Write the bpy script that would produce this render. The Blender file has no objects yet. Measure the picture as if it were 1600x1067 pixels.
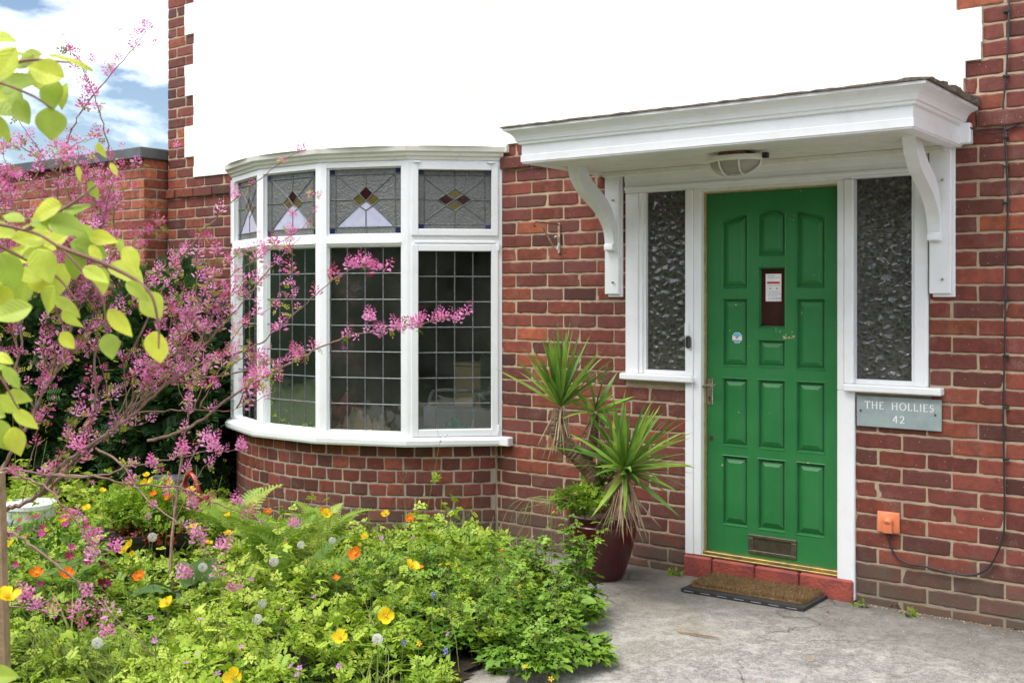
import bpy, math, random
import numpy as np
from math import sin, cos, pi, radians
random.seed(7); rng = np.random.default_rng(7)
C = bpy.context.scene.collection
TH = radians(37); S_, C_ = sin(TH), cos(TH); FPX = 1714.0; DD = 5.464; HH = 1.54
def at(px, py, t):            # a survey reading (image bearing + distance) -> place in the garden
    u = (px-800)/FPX
    return np.array([t*(-S_+u*C_), t*(C_+u*S_)-DD, HH-(py-464)*t/FPX])
def gat(px, py, z=0.0):
    return at(px, py, (HH-z)*FPX/(py-464))

# ------------------------------------------------------------------ materials
def lin(c):
    return tuple((x/12.92 if x <= .04045 else ((x+.055)/1.055)**2.4) for x in c)
class NT:
    def __init__(s, name):
        s.m = bpy.data.materials.new(name); s.m.use_nodes = True
        s.t = s.m.node_tree; s.t.nodes.clear()
        s.out = s.n('ShaderNodeOutputMaterial')
    def n(s, ty, **k):
        x = s.t.nodes.new(ty)
        for a, b in k.items():
            if a in ('op',): x.operation = b
            elif a == 'inp':
                for i, v in b.items():
                    if hasattr(v, 'is_output') or isinstance(v, bpy.types.NodeSocket): s.t.links.new(v, x.inputs[i])
                    else: x.inputs[i].default_value = v
            else: setattr(x, a, b)
        return x
    def noise(s, scale, detail=3, rough=.55, vec=None, dist=0):
        x = s.n('ShaderNodeTexNoise', inp={'Scale': scale, 'Detail': detail, 'Roughness': rough, 'Distortion': dist})
        s.t.links.new(vec if vec is not None else s.pos(), x.inputs['Vector']); return x.outputs['Fac']
    def pos(s):
        if not hasattr(s, '_p'): s._p = s.n('ShaderNodeTexCoord').outputs['Object']
        return s._p
    def wpos(s):
        if not hasattr(s, '_w'): s._w = s.n('ShaderNodeNewGeometry').outputs['Position']
        return s._w
    def math(s, op, a, b=0.0, clamp=False):
        return s.n('ShaderNodeMath', op=op, use_clamp=clamp, inp={0: a, 1: b}).outputs[0]
    def mr(s, v, a, b, c=0.0, d=1.0):
        return s.n('ShaderNodeMapRange', inp={0: v, 1: a, 2: b, 3: c, 4: d}).outputs[0]
    def mix(s, f, a, b, bt='MIX'):
        x = s.n('ShaderNodeMix', data_type='RGBA', blend_type=bt, clamp_factor=True)
        for i, v in ((0, f), (6, a), (7, b)):
            if isinstance(v, bpy.types.NodeSocket): s.t.links.new(v, x.inputs[i])
            else: x.inputs[i].default_value = v if i == 0 else (*v, 1)
        return x.outputs[2]
    def ramp(s, v, stops, const=False):
        r = s.n('ShaderNodeValToRGB'); s.t.links.new(v, r.inputs[0]); cr = r.color_ramp
        if const: cr.interpolation = 'CONSTANT'
        while len(cr.elements) < len(stops): cr.elements.new(.5)
        for e, (p, c) in zip(cr.elements, stops): e.position = p; e.color = (*c, 1)
        return r.outputs[0]
    def attr(s, name='tint'):
        return s.n('ShaderNodeAttribute', attribute_name=name)
    def bump(s, h, strength=.3, dist=.01):
        return s.n('ShaderNodeBump', inp={'Height': h, 'Strength': strength, 'Distance': dist}).outputs[0]
    def fin(s, col, rough=.6, norm=None, trans=0, spec=.5, metal=0, emis=0):
        i = {'Metallic': metal, 'Specular IOR Level': spec}
        b = s.n('ShaderNodeBsdfPrincipled', inp=i)
        for k, v in (('Base Color', col), ('Roughness', rough), ('Normal', norm)):
            if v is None: continue
            if isinstance(v, bpy.types.NodeSocket): s.t.links.new(v, b.inputs[k])
            else: b.inputs[k].default_value = (*v, 1) if k == 'Base Color' else v
        o = b.outputs[0]
        if trans:
            tr = s.n('ShaderNodeBsdfTranslucent')
            if isinstance(col, bpy.types.NodeSocket): s.t.links.new(col, tr.inputs[0])
            else: tr.inputs[0].default_value = (*col, 1)
            o = s.n('ShaderNodeMixShader', inp={0: trans, 1: o, 2: tr.outputs[0]}).outputs[0]
        s.t.links.new(o, s.out.inputs[0]); return s.m
def simple(name, c1, c2=None, scale=8, rough=.6, bs=40, b=.2, bd=.004, spec=.5, metal=0, trans=0, det=4):
    k = NT(name); c2 = c2 or tuple(x*.8 for x in c1)
    col = k.mix(k.mr(k.noise(scale, det), .35, .65), c1, c2)
    return k.fin(col, rough, k.bump(k.noise(bs, 4), b, bd), trans, spec, metal)
def leafmat(name, stops, rough=.45, trans=.35, nscale=30):
    k = NT(name); a = k.attr().outputs['Fac']
    col = k.ramp(a, stops)
    nz = k.mr(k.noise(nscale, 3), .3, .7, .75, 1.2)
    col = k.mix(1.0, col, k.n('ShaderNodeCombineColor', inp={0: nz, 1: nz, 2: nz}).outputs[0], 'MULTIPLY')
    return k.fin(col, rough, k.bump(k.noise(nscale*6, 2), .25, .002), trans, .35)

def brick_mat(name, stops, grime=1.0):
    k = NT(name); at_ = k.attr(); sep = k.n('ShaderNodeSeparateColor', inp={0: at_.outputs['Color']})
    base = k.ramp(sep.outputs[0], stops)
    w = k.wpos()
    off = k.n('ShaderNodeVectorMath', op='ADD', inp={0: w, 1: at_.outputs['Color']}).outputs[0]
    n1 = k.noise(22, 5, .65, off); n2 = k.noise(160, 4, .7, off); n3 = k.noise(7, 4, .6, w)
    dark = k.mix(k.mr(n1, .35, .7, 0, .75), base, (.085, .030, .026))
    c = k.mix(k.mr(n2, .4, .75, 0, .30), dark, (.32, .11, .06))
    val = k.mr(sep.outputs[1], 0, 1, .72, 1.3)
    c = k.mix(1.0, c, k.n('ShaderNodeCombineColor', inp={0: val, 1: val, 2: val}).outputs[0], 'MULTIPLY')
    # lime bloom and pale specks
    bloom = k.math('MULTIPLY', k.mr(n3, .55, .75), k.mr(n2, .35, .7))
    c = k.mix(k.math('MULTIPLY', bloom, .34), c, (.42, .33, .27))
    sp = k.n('ShaderNodeTexVoronoi', inp={'Vector': w, 'Scale': 34.0}).outputs['Distance']
    c = k.mix(k.mr(sp, .045, .075, .7, 0), c, (.6, .55, .5))
    z = k.n('ShaderNodeSeparateXYZ', inp={0: w}).outputs[2]
    low = k.math('ADD', z, k.math('MULTIPLY', k.math('SUBTRACT', n3, .5), .7))
    c = k.mix(k.mr(low, .05, .30, .72*grime, 0), c, (.105, .095, .07))
    hgt = k.math('ADD', k.noise(220, 5, .7, w), k.math('MULTIPLY', k.noise(45, 3, .5, off), 1.2))
    return k.fin(c, k.mr(n1, .3, .7, .62, .9), k.bump(hgt, .35, .004), 0, .3)
def mortar_mat(name, c1, c2):
    k = NT(name); w = k.wpos()
    c = k.mix(k.mr(k.noise(5, 5, .6, w), .35, .65), c1, c2)
    c = k.mix(k.mr(k.noise(120, 4, .7, w), .45, .75, 0, .5), c, (.25, .2, .15))
    z = k.n('ShaderNodeSeparateXYZ', inp={0: w}).outputs[2]
    c = k.mix(k.mr(z, .0, .3, .65, 0), c, (.2, .18, .15))
    return k.fin(c, .95, k.bump(k.noise(180, 5, .7, w), .7, .006), 0, .2)

RED = [(0, (.075, .031, .026)), (.12, (.105, .035, .030)), (.35, (.145, .042, .034)), (.6, (.175, .041, .030)), (.8, (.205, .045, .029)), (.94, (.25, .060, .032)), (1, (.34, .090, .036))]
m_brick = brick_mat('red_brick', RED)
m_mortar = mortar_mat('sand_mortar', (.50, .385, .26), (.38, .30, .215))
m_mortar2 = mortar_mat('grey_mortar', (.48, .40, .31), (.34, .29, .24))
m_gbrick = brick_mat('orange_brick', [(0, (.28, .075, .04)), (.5, (.38, .10, .05)), (1, (.5, .17, .08))], .3)

def paint(name, c, dirt=(.55, .5, .4), amt=.35, rough=.38, b=.25):
    k = NT(name); w = k.wpos()
    n = k.noise(9, 6, .65, w)
    col = k.mix(k.mr(n, .5, .8, 0, amt), c, dirt)
    fine = k.noise(70, 5, .7, w)
    col = k.mix(k.mr(fine, .66, .74, 0, amt*.8), col, dirt)
    st = k.n('ShaderNodeMapping', inp={'Vector': w, 'Scale': (60, 60, 5)}).outputs[0]
    h = k.math('ADD', k.noise(1, 3, .6, st), k.math('MULTIPLY', fine, .6))
    return k.fin(col, rough, k.bump(h, b, .004), 0, .45)
m_white = paint('white_gloss_paint', (.80, .81, .82), (.5, .47, .40), .22)
m_white2 = paint('aged_cream_paint', (.74, .73, .66), (.42, .40, .33), .5)
k = NT('cream_render'); w = k.wpos()
c = k.mix(k.mr(k.noise(2.2, 5, .6, w), .4, .75, 0, .5), (.93, .92, .87), (.90, .86, .73))
m_render = k.fin(c, .9, k.bump(k.math('ADD', k.noise(14, 4, .6, w), k.math('MULTIPLY', k.noise(150, 3, .7, w), .3)), .35, .008), 0, .2)
k = NT('green_door_paint'); w = k.wpos()
n = k.noise(4, 5, .6, w)
c = k.mix(k.mr(n, .35, .7), (.022, .165, .045), (.034, .205, .062))
st = k.n('ShaderNodeMapping', inp={'Vector': w, 'Scale': (70, 70, 4)}).outputs[0]
c = k.mix(k.mr(k.noise(1, 3, .6, st), .3, .8, 0, .28), c, (.010, .14, .03))
c = k.mix(k.mr(k.noise(16, 6, .7, w), .5, .75, 0, .35), c, (.05, .16, .05))
chip = k.mr(k.noise(38, 3, .6, w), .775, .79)
chip2 = k.math('MULTIPLY', k.mr(k.noise(13, 5, .7, w), .66, .68), k.mr(k.noise(60, 3, .6, w), .55, .60))
c = k.mix(k.math('MAXIMUM', chip, chip2), c, (.5, .42, .22))
m_door = k.fin(c, .42, k.bump(k.math('ADD', k.noise(1, 3, .6, st), k.math('MULTIPLY', k.noise(60, 3, .6, w), .5)), .22, .003), 0, .4)
m_brass = simple('worn_brass', (.55, .40, .12), (.30, .24, .12), 20, .38, 60, .3, .002, .5, .7)
m_metal = simple('tarnished_nickel', (.55, .50, .40), (.28, .25, .2), 60, .32, 80, .3, .002, .5, .9)
m_bronze = simple('dull_bronze', (.16, .13, .09), (.09, .09, .065), 30, .45, 80, .4, .003, .5, .6)
m_black = simple('black_plastic', (.012, .012, .013), (.03, .03, .03), 20, .4, 60, .15)
m_rubber = simple('black_rubber', (.02, .02, .02), (.04, .04, .038), 30, .75, 90, .4)
m_lead = simple('lead_came', (.17, .175, .18), (.08, .085, .09), 60, .5, 120, .4, .002, .4, .2)
m_rust = simple('rusty_white_enamel', (.62, .60, .52), (.30, .12, .05), 25, .6, 60, .4)
m_step = simple('red_step_paint', (.36, .075, .05), (.22, .05, .045), 9, .65, 60, .8, .008)
m_slate = simple('grey_slate', (.32, .385, .375), (.25, .31, .31), 12, .6, 90, .35, .003)
m_letter = simple('white_lettering', (.85, .86, .84), (.7, .72, .7), 50, .5)
m_orange = simple('terracotta_plastic', (.72, .22, .09), (.60, .17, .07), 14, .45, 30, .1)
m_felt = simple('weathered_roof_felt', (.20, .15, .11), (.09, .08, .07), 18, .95, 80, 1, .015)
m_wood = simple('pale_weathered_wood', (.36, .24, .14), (.23, .15, .09), 16, .8, 60, .6)
m_dwood = simple('brown_wood', (.16, .08, .04), (.10, .05, .03), 16, .7, 60, .5)
m_paper = simple('white_paper', (.82, .82, .82), (.72, .72, .72), 8, .7, 60, .05)
m_ink = simple('grey_print', (.35, .35, .38), (.25, .25, .28), 30, .7)
m_redink = simple('red_print', (.62, .04, .03), (.5, .03, .03), 30, .6)
m_blueink = simple('blue_print', (.10, .38, .62), (.15, .45, .7), 30, .5)
m_greyfascia = simple('grey_fascia_trim', (.10, .115, .12), (.07, .08, .085), 5, .5, 30, .1)
m_tile = simple('dark_roof_tile', (.12, .07, .05), (.07, .05, .04), 6, .85, 30, .6, .02)
k = NT('red_glazed_pot'); w = k.pos()
c = k.mix(k.mr(k.noise(6, 5, .6, w), .35, .7), (.085, .012, .012), (.035, .008, .009))
m_pot = k.fin(c, .17, k.bump(k.noise(7, 2, .5, w), .12, .02), 0, .6)
k = NT('obscure_glass'); w = k.wpos()
mpn = k.n('ShaderNodeMapping', inp={'Vector': w, 'Scale': (1.0, 1.0, 1.25)}).outputs[0]
wd = k.n('ShaderNodeVectorMath', op='ADD', inp={0: mpn, 1: k.n('ShaderNodeVectorMath', op='SCALE', inp={0: k.n('ShaderNodeTexNoise', inp={'Vector': w, 'Scale': 17.0, 'Detail': 1.0}).outputs['Color'], 'Scale': .045}).outputs[0]}).outputs[0]
v = k.n('ShaderNodeTexVoronoi', feature='SMOOTH_F1', inp={'Vector': wd, 'Scale': 25.0, 'Smoothness': 1.0}).outputs['Distance']
v2 = k.n('ShaderNodeTexVoronoi', feature='DISTANCE_TO_EDGE', inp={'Vector': wd, 'Scale': 25.0}).outputs['Distance']
cc = k.mix(k.mr(v2, .0, .22), (.075, .075, .064), (.034, .035, .029))
m_obs = k.fin(cc, .16, k.bump(k.math('MULTIPLY', v, -1.0), .7, .022), 0, .6)
k = NT('muffled_glass'); w = k.wpos()
m_muff = k.fin(k.mix(k.mr(k.noise(30, 3, .6, w), .3, .7), (.11, .115, .11), (.15, .155, .145)), .22, k.bump(k.noise(75, 3, .6, w), .8, .01), 0, .6)
m_lilac = simple('lilac_glass', (.42, .42, .55), (.50, .50, .62), 20, .3, 60, .3)
m_amber = simple('amber_glass', (.13, .10, .022), (.09, .075, .02), 20, .2, 60, .3)
m_ruby = simple('ruby_glass', (.05, .008, .010), (.02, .006, .008), 20, .15, 60, .2)
m_cobalt = simple('cobalt_glass', (.02, .03, .10), (.02, .02, .06), 20, .15, 60, .2)
k = NT('clear_glass'); w = k.wpos()
nrm = k.bump(k.noise(5, 2, .5, w), .10, .03)
gl = k.n('ShaderNodeBsdfGlossy', inp={'Roughness': .02, 'Normal': nrm, 'Color': (.9, .95, .92, 1)})
tr = k.n('ShaderNodeBsdfTransparent', inp={0: (.93, .96, .94, 1)})
fr = k.n('ShaderNodeFresnel', inp={'IOR': 1.55, 'Normal': nrm})
mx = k.n('ShaderNodeMixShader', inp={0: k.math('MULTIPLY', fr.outputs[0], 1.15, True), 1: tr.outputs[0], 2: gl.outputs[0]})
df = k.n('ShaderNodeBsdfDiffuse', inp={0: (.50, .53, .44, 1)}); mx2 = k.n('ShaderNodeMixShader', inp={0: k.mr(k.noise(3, 4, .6, w), .3, .7, .005, .035), 1: mx.outputs[0], 2: df.outputs[0]})  # grey-green haze mixed into the glass, standing for pale reflections
k.t.links.new(mx2.outputs[0], k.out.inputs[0]); m_glass = k.m
k = NT('door_pane_glass'); w = k.wpos()
m_dglass = k.fin(k.mix(k.mr(k.noise(9, 4, .6, w), .3, .7), (.035, .016, .011), (.055, .026, .018)), .12, k.bump(k.noise(90, 2, .6, w), .15, .004), 0, .5)
k = NT('lamp_glass'); w = k.wpos()
m_lampglass = k.fin((.50, .49, .42), .25, k.bump(k.noise(90, 2, .6, w), .4, .004), .35, .5)
# concrete path
k = NT('worn_concrete'); w = k.wpos()
n1 = k.noise(1.4, 6, .62, w); n2 = k.noise(26, 6, .75, w); n3 = k.noise(210, 3, .75, w)
c = k.mix(k.mr(n1, .38, .62), (.24, .225, .20), (.42, .40, .37))
c = k.mix(k.mr(n2, .42, .60, 0, .8), c, (.17, .155, .135))
n4 = k.noise(75, 4, .75, w); c = k.mix(k.mr(n4, .50, .62, 0, .65), c, (.58, .56, .53))
c = k.mix(k.mr(n3, .52, .66, 0, .7), c, (.62, .60, .57)); c = k.mix(k.mr(n3, .34, .46, .6, 0), c, (.10, .09, .08))
cw = k.n('ShaderNodeVectorMath', op='ADD', inp={0: w, 1: k.n('ShaderNodeVectorMath', op='SCALE', inp={0: k.n('ShaderNodeTexNoise', inp={'Vector': w, 'Scale': 4.0, 'Detail': 5.0}).outputs['Color'], 'Scale': .35}).outputs[0]}).outputs[0]
ck = k.n('ShaderNodeTexVoronoi', feature='DISTANCE_TO_EDGE', inp={'Vector': cw, 'Scale': .85}).outputs['Distance']
crack = k.math('MULTIPLY', k.mr(ck, .0015, .006, 1, 0), k.mr(k.noise(1.1, 2, .5, w), .42, .55))
n5 = k.noise(11, 8, .8, cw); c = k.mix(k.mr(n5, .47, .60, 0, .65), c, (.60, .575, .53)); c = k.mix(k.mr(k.noise(6, 8, .78, w), .52, .66, 0, .6), c, (.16, .145, .12))
c = k.mix(k.mr(k.noise(.9, 4, .6, cw), .5, .65, 0, .4), c, (.40, .34, .25))
c = k.mix(k.math('MULTIPLY', crack, .45), c, (.06, .055, .04))
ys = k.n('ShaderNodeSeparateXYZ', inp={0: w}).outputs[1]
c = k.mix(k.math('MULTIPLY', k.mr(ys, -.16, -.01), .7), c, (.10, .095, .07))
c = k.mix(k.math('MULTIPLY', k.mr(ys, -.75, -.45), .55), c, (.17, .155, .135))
vv = k.n('ShaderNodeTexVoronoi', inp={'Vector': w, 'Scale': 90.0}).outputs['Distance']
c = k.mix(k.mr(vv, .1, .25, .55, 0), c, (.10, .09, .08))
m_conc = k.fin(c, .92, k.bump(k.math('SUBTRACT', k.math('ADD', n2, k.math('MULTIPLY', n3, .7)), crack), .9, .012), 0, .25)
k = NT('garden_soil'); w = k.wpos()
m_soil = k.fin(k.mix(k.mr(k.noise(14, 6, .7, w), .35, .65), (.035, .024, .016), (.10, .075, .05)), .97, k.bump(k.noise(30, 6, .75, w), 1, .05), 0, .2)
m_lawn = simple('rough_lawn', (.022, .042, .010), (.035, .045, .018), 3, .95, 60, 1, .03, .2)
m_stone = simple('pale_paving_stone', (.34, .31, .27), (.22, .2, .17), 14, .95, 140, .9, .008, .2)
m_coir = simple('coir_fibre', (.22, .13, .055), (.13, .08, .04), 25, .95, 150, 1, .01, .15)
m_room = simple('dim_wallpaper', (.26, .22, .16), (.18, .16, .12), 3, .9)
m_carpet = simple('dim_carpet', (.08, .05, .04), (.06, .04, .03), 6, .95)
m_cream = simple('beige_cloth', (.85, .66, .48), (.75, .56, .42), 8, .9)
m_teal = simple('teal_cloth', (.10, .50, .38), (.06, .38, .30), 8, .9)
m_maroon = simple('dusty_red_cloth', (.60, .15, .13), (.42, .10, .09), 8, .9)
m_chrome = simple('pale_grey_tube', (.60, .62, .64), (.5, .52, .54), 8, .3, 30, .02, .002, .5, .3)
m_box = simple('plywood', (.70, .45, .22), (.55, .35, .18), 8, .7)
m_pale = simple('pale_grey_plastic', (.40, .42, .46), (.34, .36, .4), 8, .5)
m_wplastic = simple('white_plastic_tub', (.78, .79, .82), (.7, .7, .74), 8, .4)
m_bplastic = simple('blue_print_plastic', (.06, .18, .5), (.5, .6, .75), 45, .4)
m_gpot = simple('grey_glazed_pot', (.30, .32, .35), (.22, .24, .27), 10, .3)
m_redpl = simple('red_plastic', (.34, .012, .010), (.24, .01, .01), 8, .3)
m_trough = simple('black_trough_plastic', (.016, .014, .014), (.035, .030, .028), 14, .42, 60, .2)
# plant materials
m_cover = leafmat('ground_cover_leaf', [(0, (.07, .15, .014)), (.3, (.18, .32, .024)), (.65, (.32, .48, .035)), (1, (.50, .62, .08))])
m_geum = leafmat('avens_leaf', [(0, (.06, .13, .015)), (.5, (.17, .33, .035)), (1, (.31, .48, .06))])
m_stem = leafmat('green_stem', [(0, (.10, .17, .035)), (.6, (.19, .26, .07)), (1, (.36, .30, .16))], .55, .1)
m_fern = leafmat('fern_frond', [(0, (.12, .25, .025)), (.5, (.25, .40, .045)), (1, (.40, .50, .08))])
m_blade = leafmat('grass_blade', [(0, (.10, .19, .02)), (.5, (.20, .30, .04)), (1, (.40, .42, .12))])
m_dry = leafmat('dry_leaf', [(0, (.24, .13, .07)), (.5, (.45, .33, .21)), (1, (.62, .50, .36))], .7, .2)
m_yucca = leafmat('yucca_blade', [(0, (.06, .15, .025)), (.5, (.14, .28, .04)), (1, (.32, .44, .07))], .38, .25, 12)
m_con = leafmat('conifer_spray', [(0, (.012, .035, .010)), (.5, (.035, .095, .020)), (1, (.09, .19, .035))], .6, .15)
m_gold = leafmat('golden_conifer_spray', [(0, (.08, .14, .015)), (.5, (.20, .27, .025)), (1, (.36, .40, .05))], .6, .3)
m_pinkfl = leafmat('pink_pea_flower', [(0, (.42, .08, .11)), (.2, (.72, .16, .34)), (.45, (.90, .28, .60)), (1, (.96, .53, .80))], .6, .3, 60)
m_shleaf = leafmat('shrub_leaflet', [(0, (.20, .26, .03)), (.6, (.36, .40, .06)), (1, (.46, .36, .10))], .5, .4)
m_bark = simple('shrub_bark', (.27, .17, .13), (.16, .09, .07), 30, .8, 120, .5)
m_twigred = simple('young_twig', (.25, .13, .09), (.17, .08, .06), 30, .7)
m_hazel = leafmat('young_tree_leaf', [(0, (.30, .44, .06)), (.5, (.56, .66, .09)), (1, (.80, .82, .10))], .42, .5, 14)
m_yel = leafmat('yellow_petal', [(0, (.88, .56, .012)), (.5, (.94, .68, .015)), (1, (.95, .72, .03))], .5, .35)
m_org = leafmat('orange_petal', [(0, (.80, .14, .01)), (.5, (.85, .20, .012)), (1, (.88, .28, .02))], .5, .35)
m_pinkpet = leafmat('mauve_petal', [(0, (.55, .22, .52)), (1, (.72, .38, .68))], .6, .3)
m_blue = leafmat('blue_petal', [(0, (.20, .22, .45)), (1, (.34, .37, .62))], .6, .3)
m_fluff = leafmat('seed_fluff', [(0, (.75, .75, .70)), (1, (.92, .92, .88))], .8, .4)
m_azal = leafmat('crimson_petal', [(0, (.20, .008, .035)), (.6, (.42, .015, .12)), (1, (.60, .06, .30))], .5, .3)
m_dock = leafmat('dock_leaf', [(0, (.10, .20, .06)), (1, (.19, .30, .11))], .5, .3, 12)
m_trunk = simple('yucca_bark', (.22, .14, .085), (.12, .075, .045), 26, .9, 70, .9, .012)
m_hedge = leafmat('privet_leaf', [(0, (.03, .06, .01)), (.5, (.10, .19, .025)), (1, (.22, .32, .045))], .5, .3)

# ------------------------------------------------------------------ mesh building
LOC = {}
def tag(o, label=None, cat=None, group=None, kind=None):
    if label: o['label'] = label
    if cat: o['category'] = cat
    if group: o['group'] = group
    if kind: o['kind'] = kind
    return o
def thing(name, label, cat, loc, group=None):
    o = bpy.data.objects.new(name, None); C.objects.link(o); o.location = [float(v) for v in loc]; o.empty_display_size = .1
    LOC[o.name] = np.array(loc, float); return tag(o, label, cat, group)
class MB:
    def __init__(s): s.v = []; s.f = []; s.mi = []; s.ti = []; s.n = 0; s.cur = (0., 0., 0.); s.m = 0
    def add(s, vs, fs, tint=None):
        b = s.n; s.v.extend(vs); s.n += len(vs)
        s.ti.extend([tint or s.cur]*len(vs))
        for f in fs: s.f.append(tuple(i+b for i in f)); s.mi.append(s.m)
    def box(s, x0, x1, y0, y1, z0, z1, fn=None, bev=0.0):
        if x0 > x1: x0, x1 = x1, x0
        if y0 > y1: y0, y1 = y1, y0
        b = min(bev, (x1-x0)*.45, (y1-y0)*.45, (z1-z0)*.45)
        if b <= 0:
            vs = [(x, y, z) for z in (z0, z1) for y in (y0, y1) for x in (x0, x1)]
            fs = [(0, 2, 3, 1), (4, 5, 7, 6), (0, 1, 5, 4), (2, 6, 7, 3), (0, 4, 6, 2), (1, 3, 7, 5)]
        else:
            vs = []; idx = {}
            for sx in (0, 1):
                for sy in (0, 1):
                    for sz in (0, 1):
                        X = (x0, x1)[sx]; Y = (y0, y1)[sy]; Z = (z0, z1)[sz]
                        dx = b if sx == 0 else -b; dy = b if sy == 0 else -b; dz = b if sz == 0 else -b
                        for a, p in enumerate(((X, Y+dy, Z+dz), (X+dx, Y, Z+dz), (X+dx, Y+dy, Z))):
                            idx[(sx, sy, sz, a)] = len(vs); vs.append(p)
            I = idx; fs = []
            for s_ in (0, 1):
                q = [I[(s_, 0, 0, 0)], I[(s_, 1, 0, 0)], I[(s_, 1, 1, 0)], I[(s_, 0, 1, 0)]]; fs.append(tuple(q if s_ else q[::-1]))
                q = [I[(0, s_, 0, 1)], I[(1, s_, 0, 1)], I[(1, s_, 1, 1)], I[(0, s_, 1, 1)]]; fs.append(tuple(q[::-1] if s_ else q))
                q = [I[(0, 0, s_, 2)], I[(1, 0, s_, 2)], I[(1, 1, s_, 2)], I[(0, 1, s_, 2)]]; fs.append(tuple(q if s_ else q[::-1]))
            for a in (0, 1):
                for b_ in (0, 1):
                    fs.append((I[(0, a, b_, 1)], I[(1, a, b_, 1)], I[(1, a, b_, 2)], I[(0, a, b_, 2)]))
                    fs.append((I[(a, 0, b_, 0)], I[(a, 1, b_, 0)], I[(a, 1, b_, 2)], I[(a, 0, b_, 2)]))
                    fs.append((I[(a, b_, 0, 0)], I[(a, b_, 1, 0)], I[(a, b_, 1, 1)], I[(a, b_, 0, 1)]))
            for a in (0, 1):
                for b_ in (0, 1):
                    for c in (0, 1): fs.append((I[(a, b_, c, 0)], I[(a, b_, c, 1)], I[(a, b_, c, 2)]))
        if fn: vs = [fn(*p) for p in vs]
        s.add(vs, fs)
    def tube(s, pts, r, n=6, cap=True):
        pts = [np.array(p, float) for p in pts]; L = len(pts)
        rs = r if hasattr(r, '__len__') else [r]*L
        ref = np.array([0.12, .31, .94]); vs = []
        for i, p in enumerate(pts):
            d = pts[min(i+1, L-1)]-pts[max(i-1, 0)]; d = d/(np.linalg.norm(d)+1e-9)
            a = np.cross(d, ref); na = np.linalg.norm(a)
            if na < .05: a = np.cross(d, np.array([1., 0, 0])); na = np.linalg.norm(a)
            a /= na; b = np.cross(d, a)
            for j in range(n):
                t = 2*pi*j/n; q = p+(a*cos(t)+b*sin(t))*rs[i]; vs.append((float(q[0]), float(q[1]), float(q[2])))
        fs = [(i*n+j, i*n+(j+1) % n, (i+1)*n+(j+1) % n, (i+1)*n+j) for i in range(L-1) for j in range(n)]
        if cap: fs += [tuple(range(n))[::-1], tuple((L-1)*n+j for j in range(n))]
        s.add(vs, fs)
    def lathe(s, prof, c, n=32, sx=1, sy=1):
        vs = [(c[0]+r*cos(2*pi*j/n)*sx, c[1]+r*sin(2*pi*j/n)*sy, c[2]+z) for r, z in prof for j in range(n)]
        fs = [(i*n+j, i*n+(j+1) % n, (i+1)*n+(j+1) % n, (i+1)*n+j) for i in range(len(prof)-1) for j in range(n)]
        s.add(vs, fs)
    def prism(s, poly, z0, z1, fn=None):
        n = len(poly); vs = [(x, y, z0) for x, y in poly]+[(x, y, z1) for x, y in poly]
        if fn: vs = [fn(*p) for p in vs]
        s.add(vs, [tuple(range(n))[::-1], tuple(range(n, 2*n))]+[(i, (i+1) % n, n+(i+1) % n, n+i) for i in range(n)])
    def sweep(s, prof, path, caps=True, closed=False):
        # prof: (out, z) polygon ; path: list of (x, y, nx, ny) with mitred outward vectors
        n = len(prof); vs = []
        for (x, y, nx, ny) in path:
            for o, z in prof: vs.append((x+nx*o, y+ny*o, z))
        fs = [(i*n+j, i*n+(j+1) % n, (i+1)*n+(j+1) % n, (i+1)*n+j) for i in range(len(path)-1) for j in range(n)]
        if caps: fs += [tuple(range(n))[::-1], tuple((len(path)-1)*n+j for j in range(n))]
        s.add(vs, fs)
    def ball(s, c, r, n=10, m=6, sc=(1, 1, 1)):
        s.lathe([(max(r*sin(pi*i/m), 1e-4), -r*cos(pi*i/m)*sc[2]) for i in range(m+1)], c, n, sc[0], sc[1])
    def build(s, name, mats, parent=None, smooth=False, loc=None, label=None):
        if not isinstance(mats, (list, tuple)): mats = [mats]
        me = bpy.data.meshes.new(name)
        pl = LOC.get(parent.name, np.zeros(3)) if parent else (np.array(loc, float) if loc is not None else np.zeros(3))
        V = np.array(s.v, float)-pl
        me.from_pydata(V.tolist(), [], s.f)
        for m in mats: me.materials.append(m)
        me.polygons.foreach_set('material_index', s.mi)
        if smooth: me.polygons.foreach_set('use_smooth', [True]*len(me.polygons))
        a = me.color_attributes.new('tint', 'FLOAT_COLOR', 'POINT')
        tt = np.ones((len(s.v), 4)); tt[:, :3] = np.array(s.ti); a.data.foreach_set('color', tt.ravel())
        me.update()
        if smooth: me.set_sharp_from_angle(angle=radians(45))
        o = bpy.data.objects.new(name, me); C.objects.link(o)
        if parent: o.parent = parent; LOC[o.name] = pl
        else: o.location = pl; LOC[o.name] = pl
        if label: o['label'] = label
        return o
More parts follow.
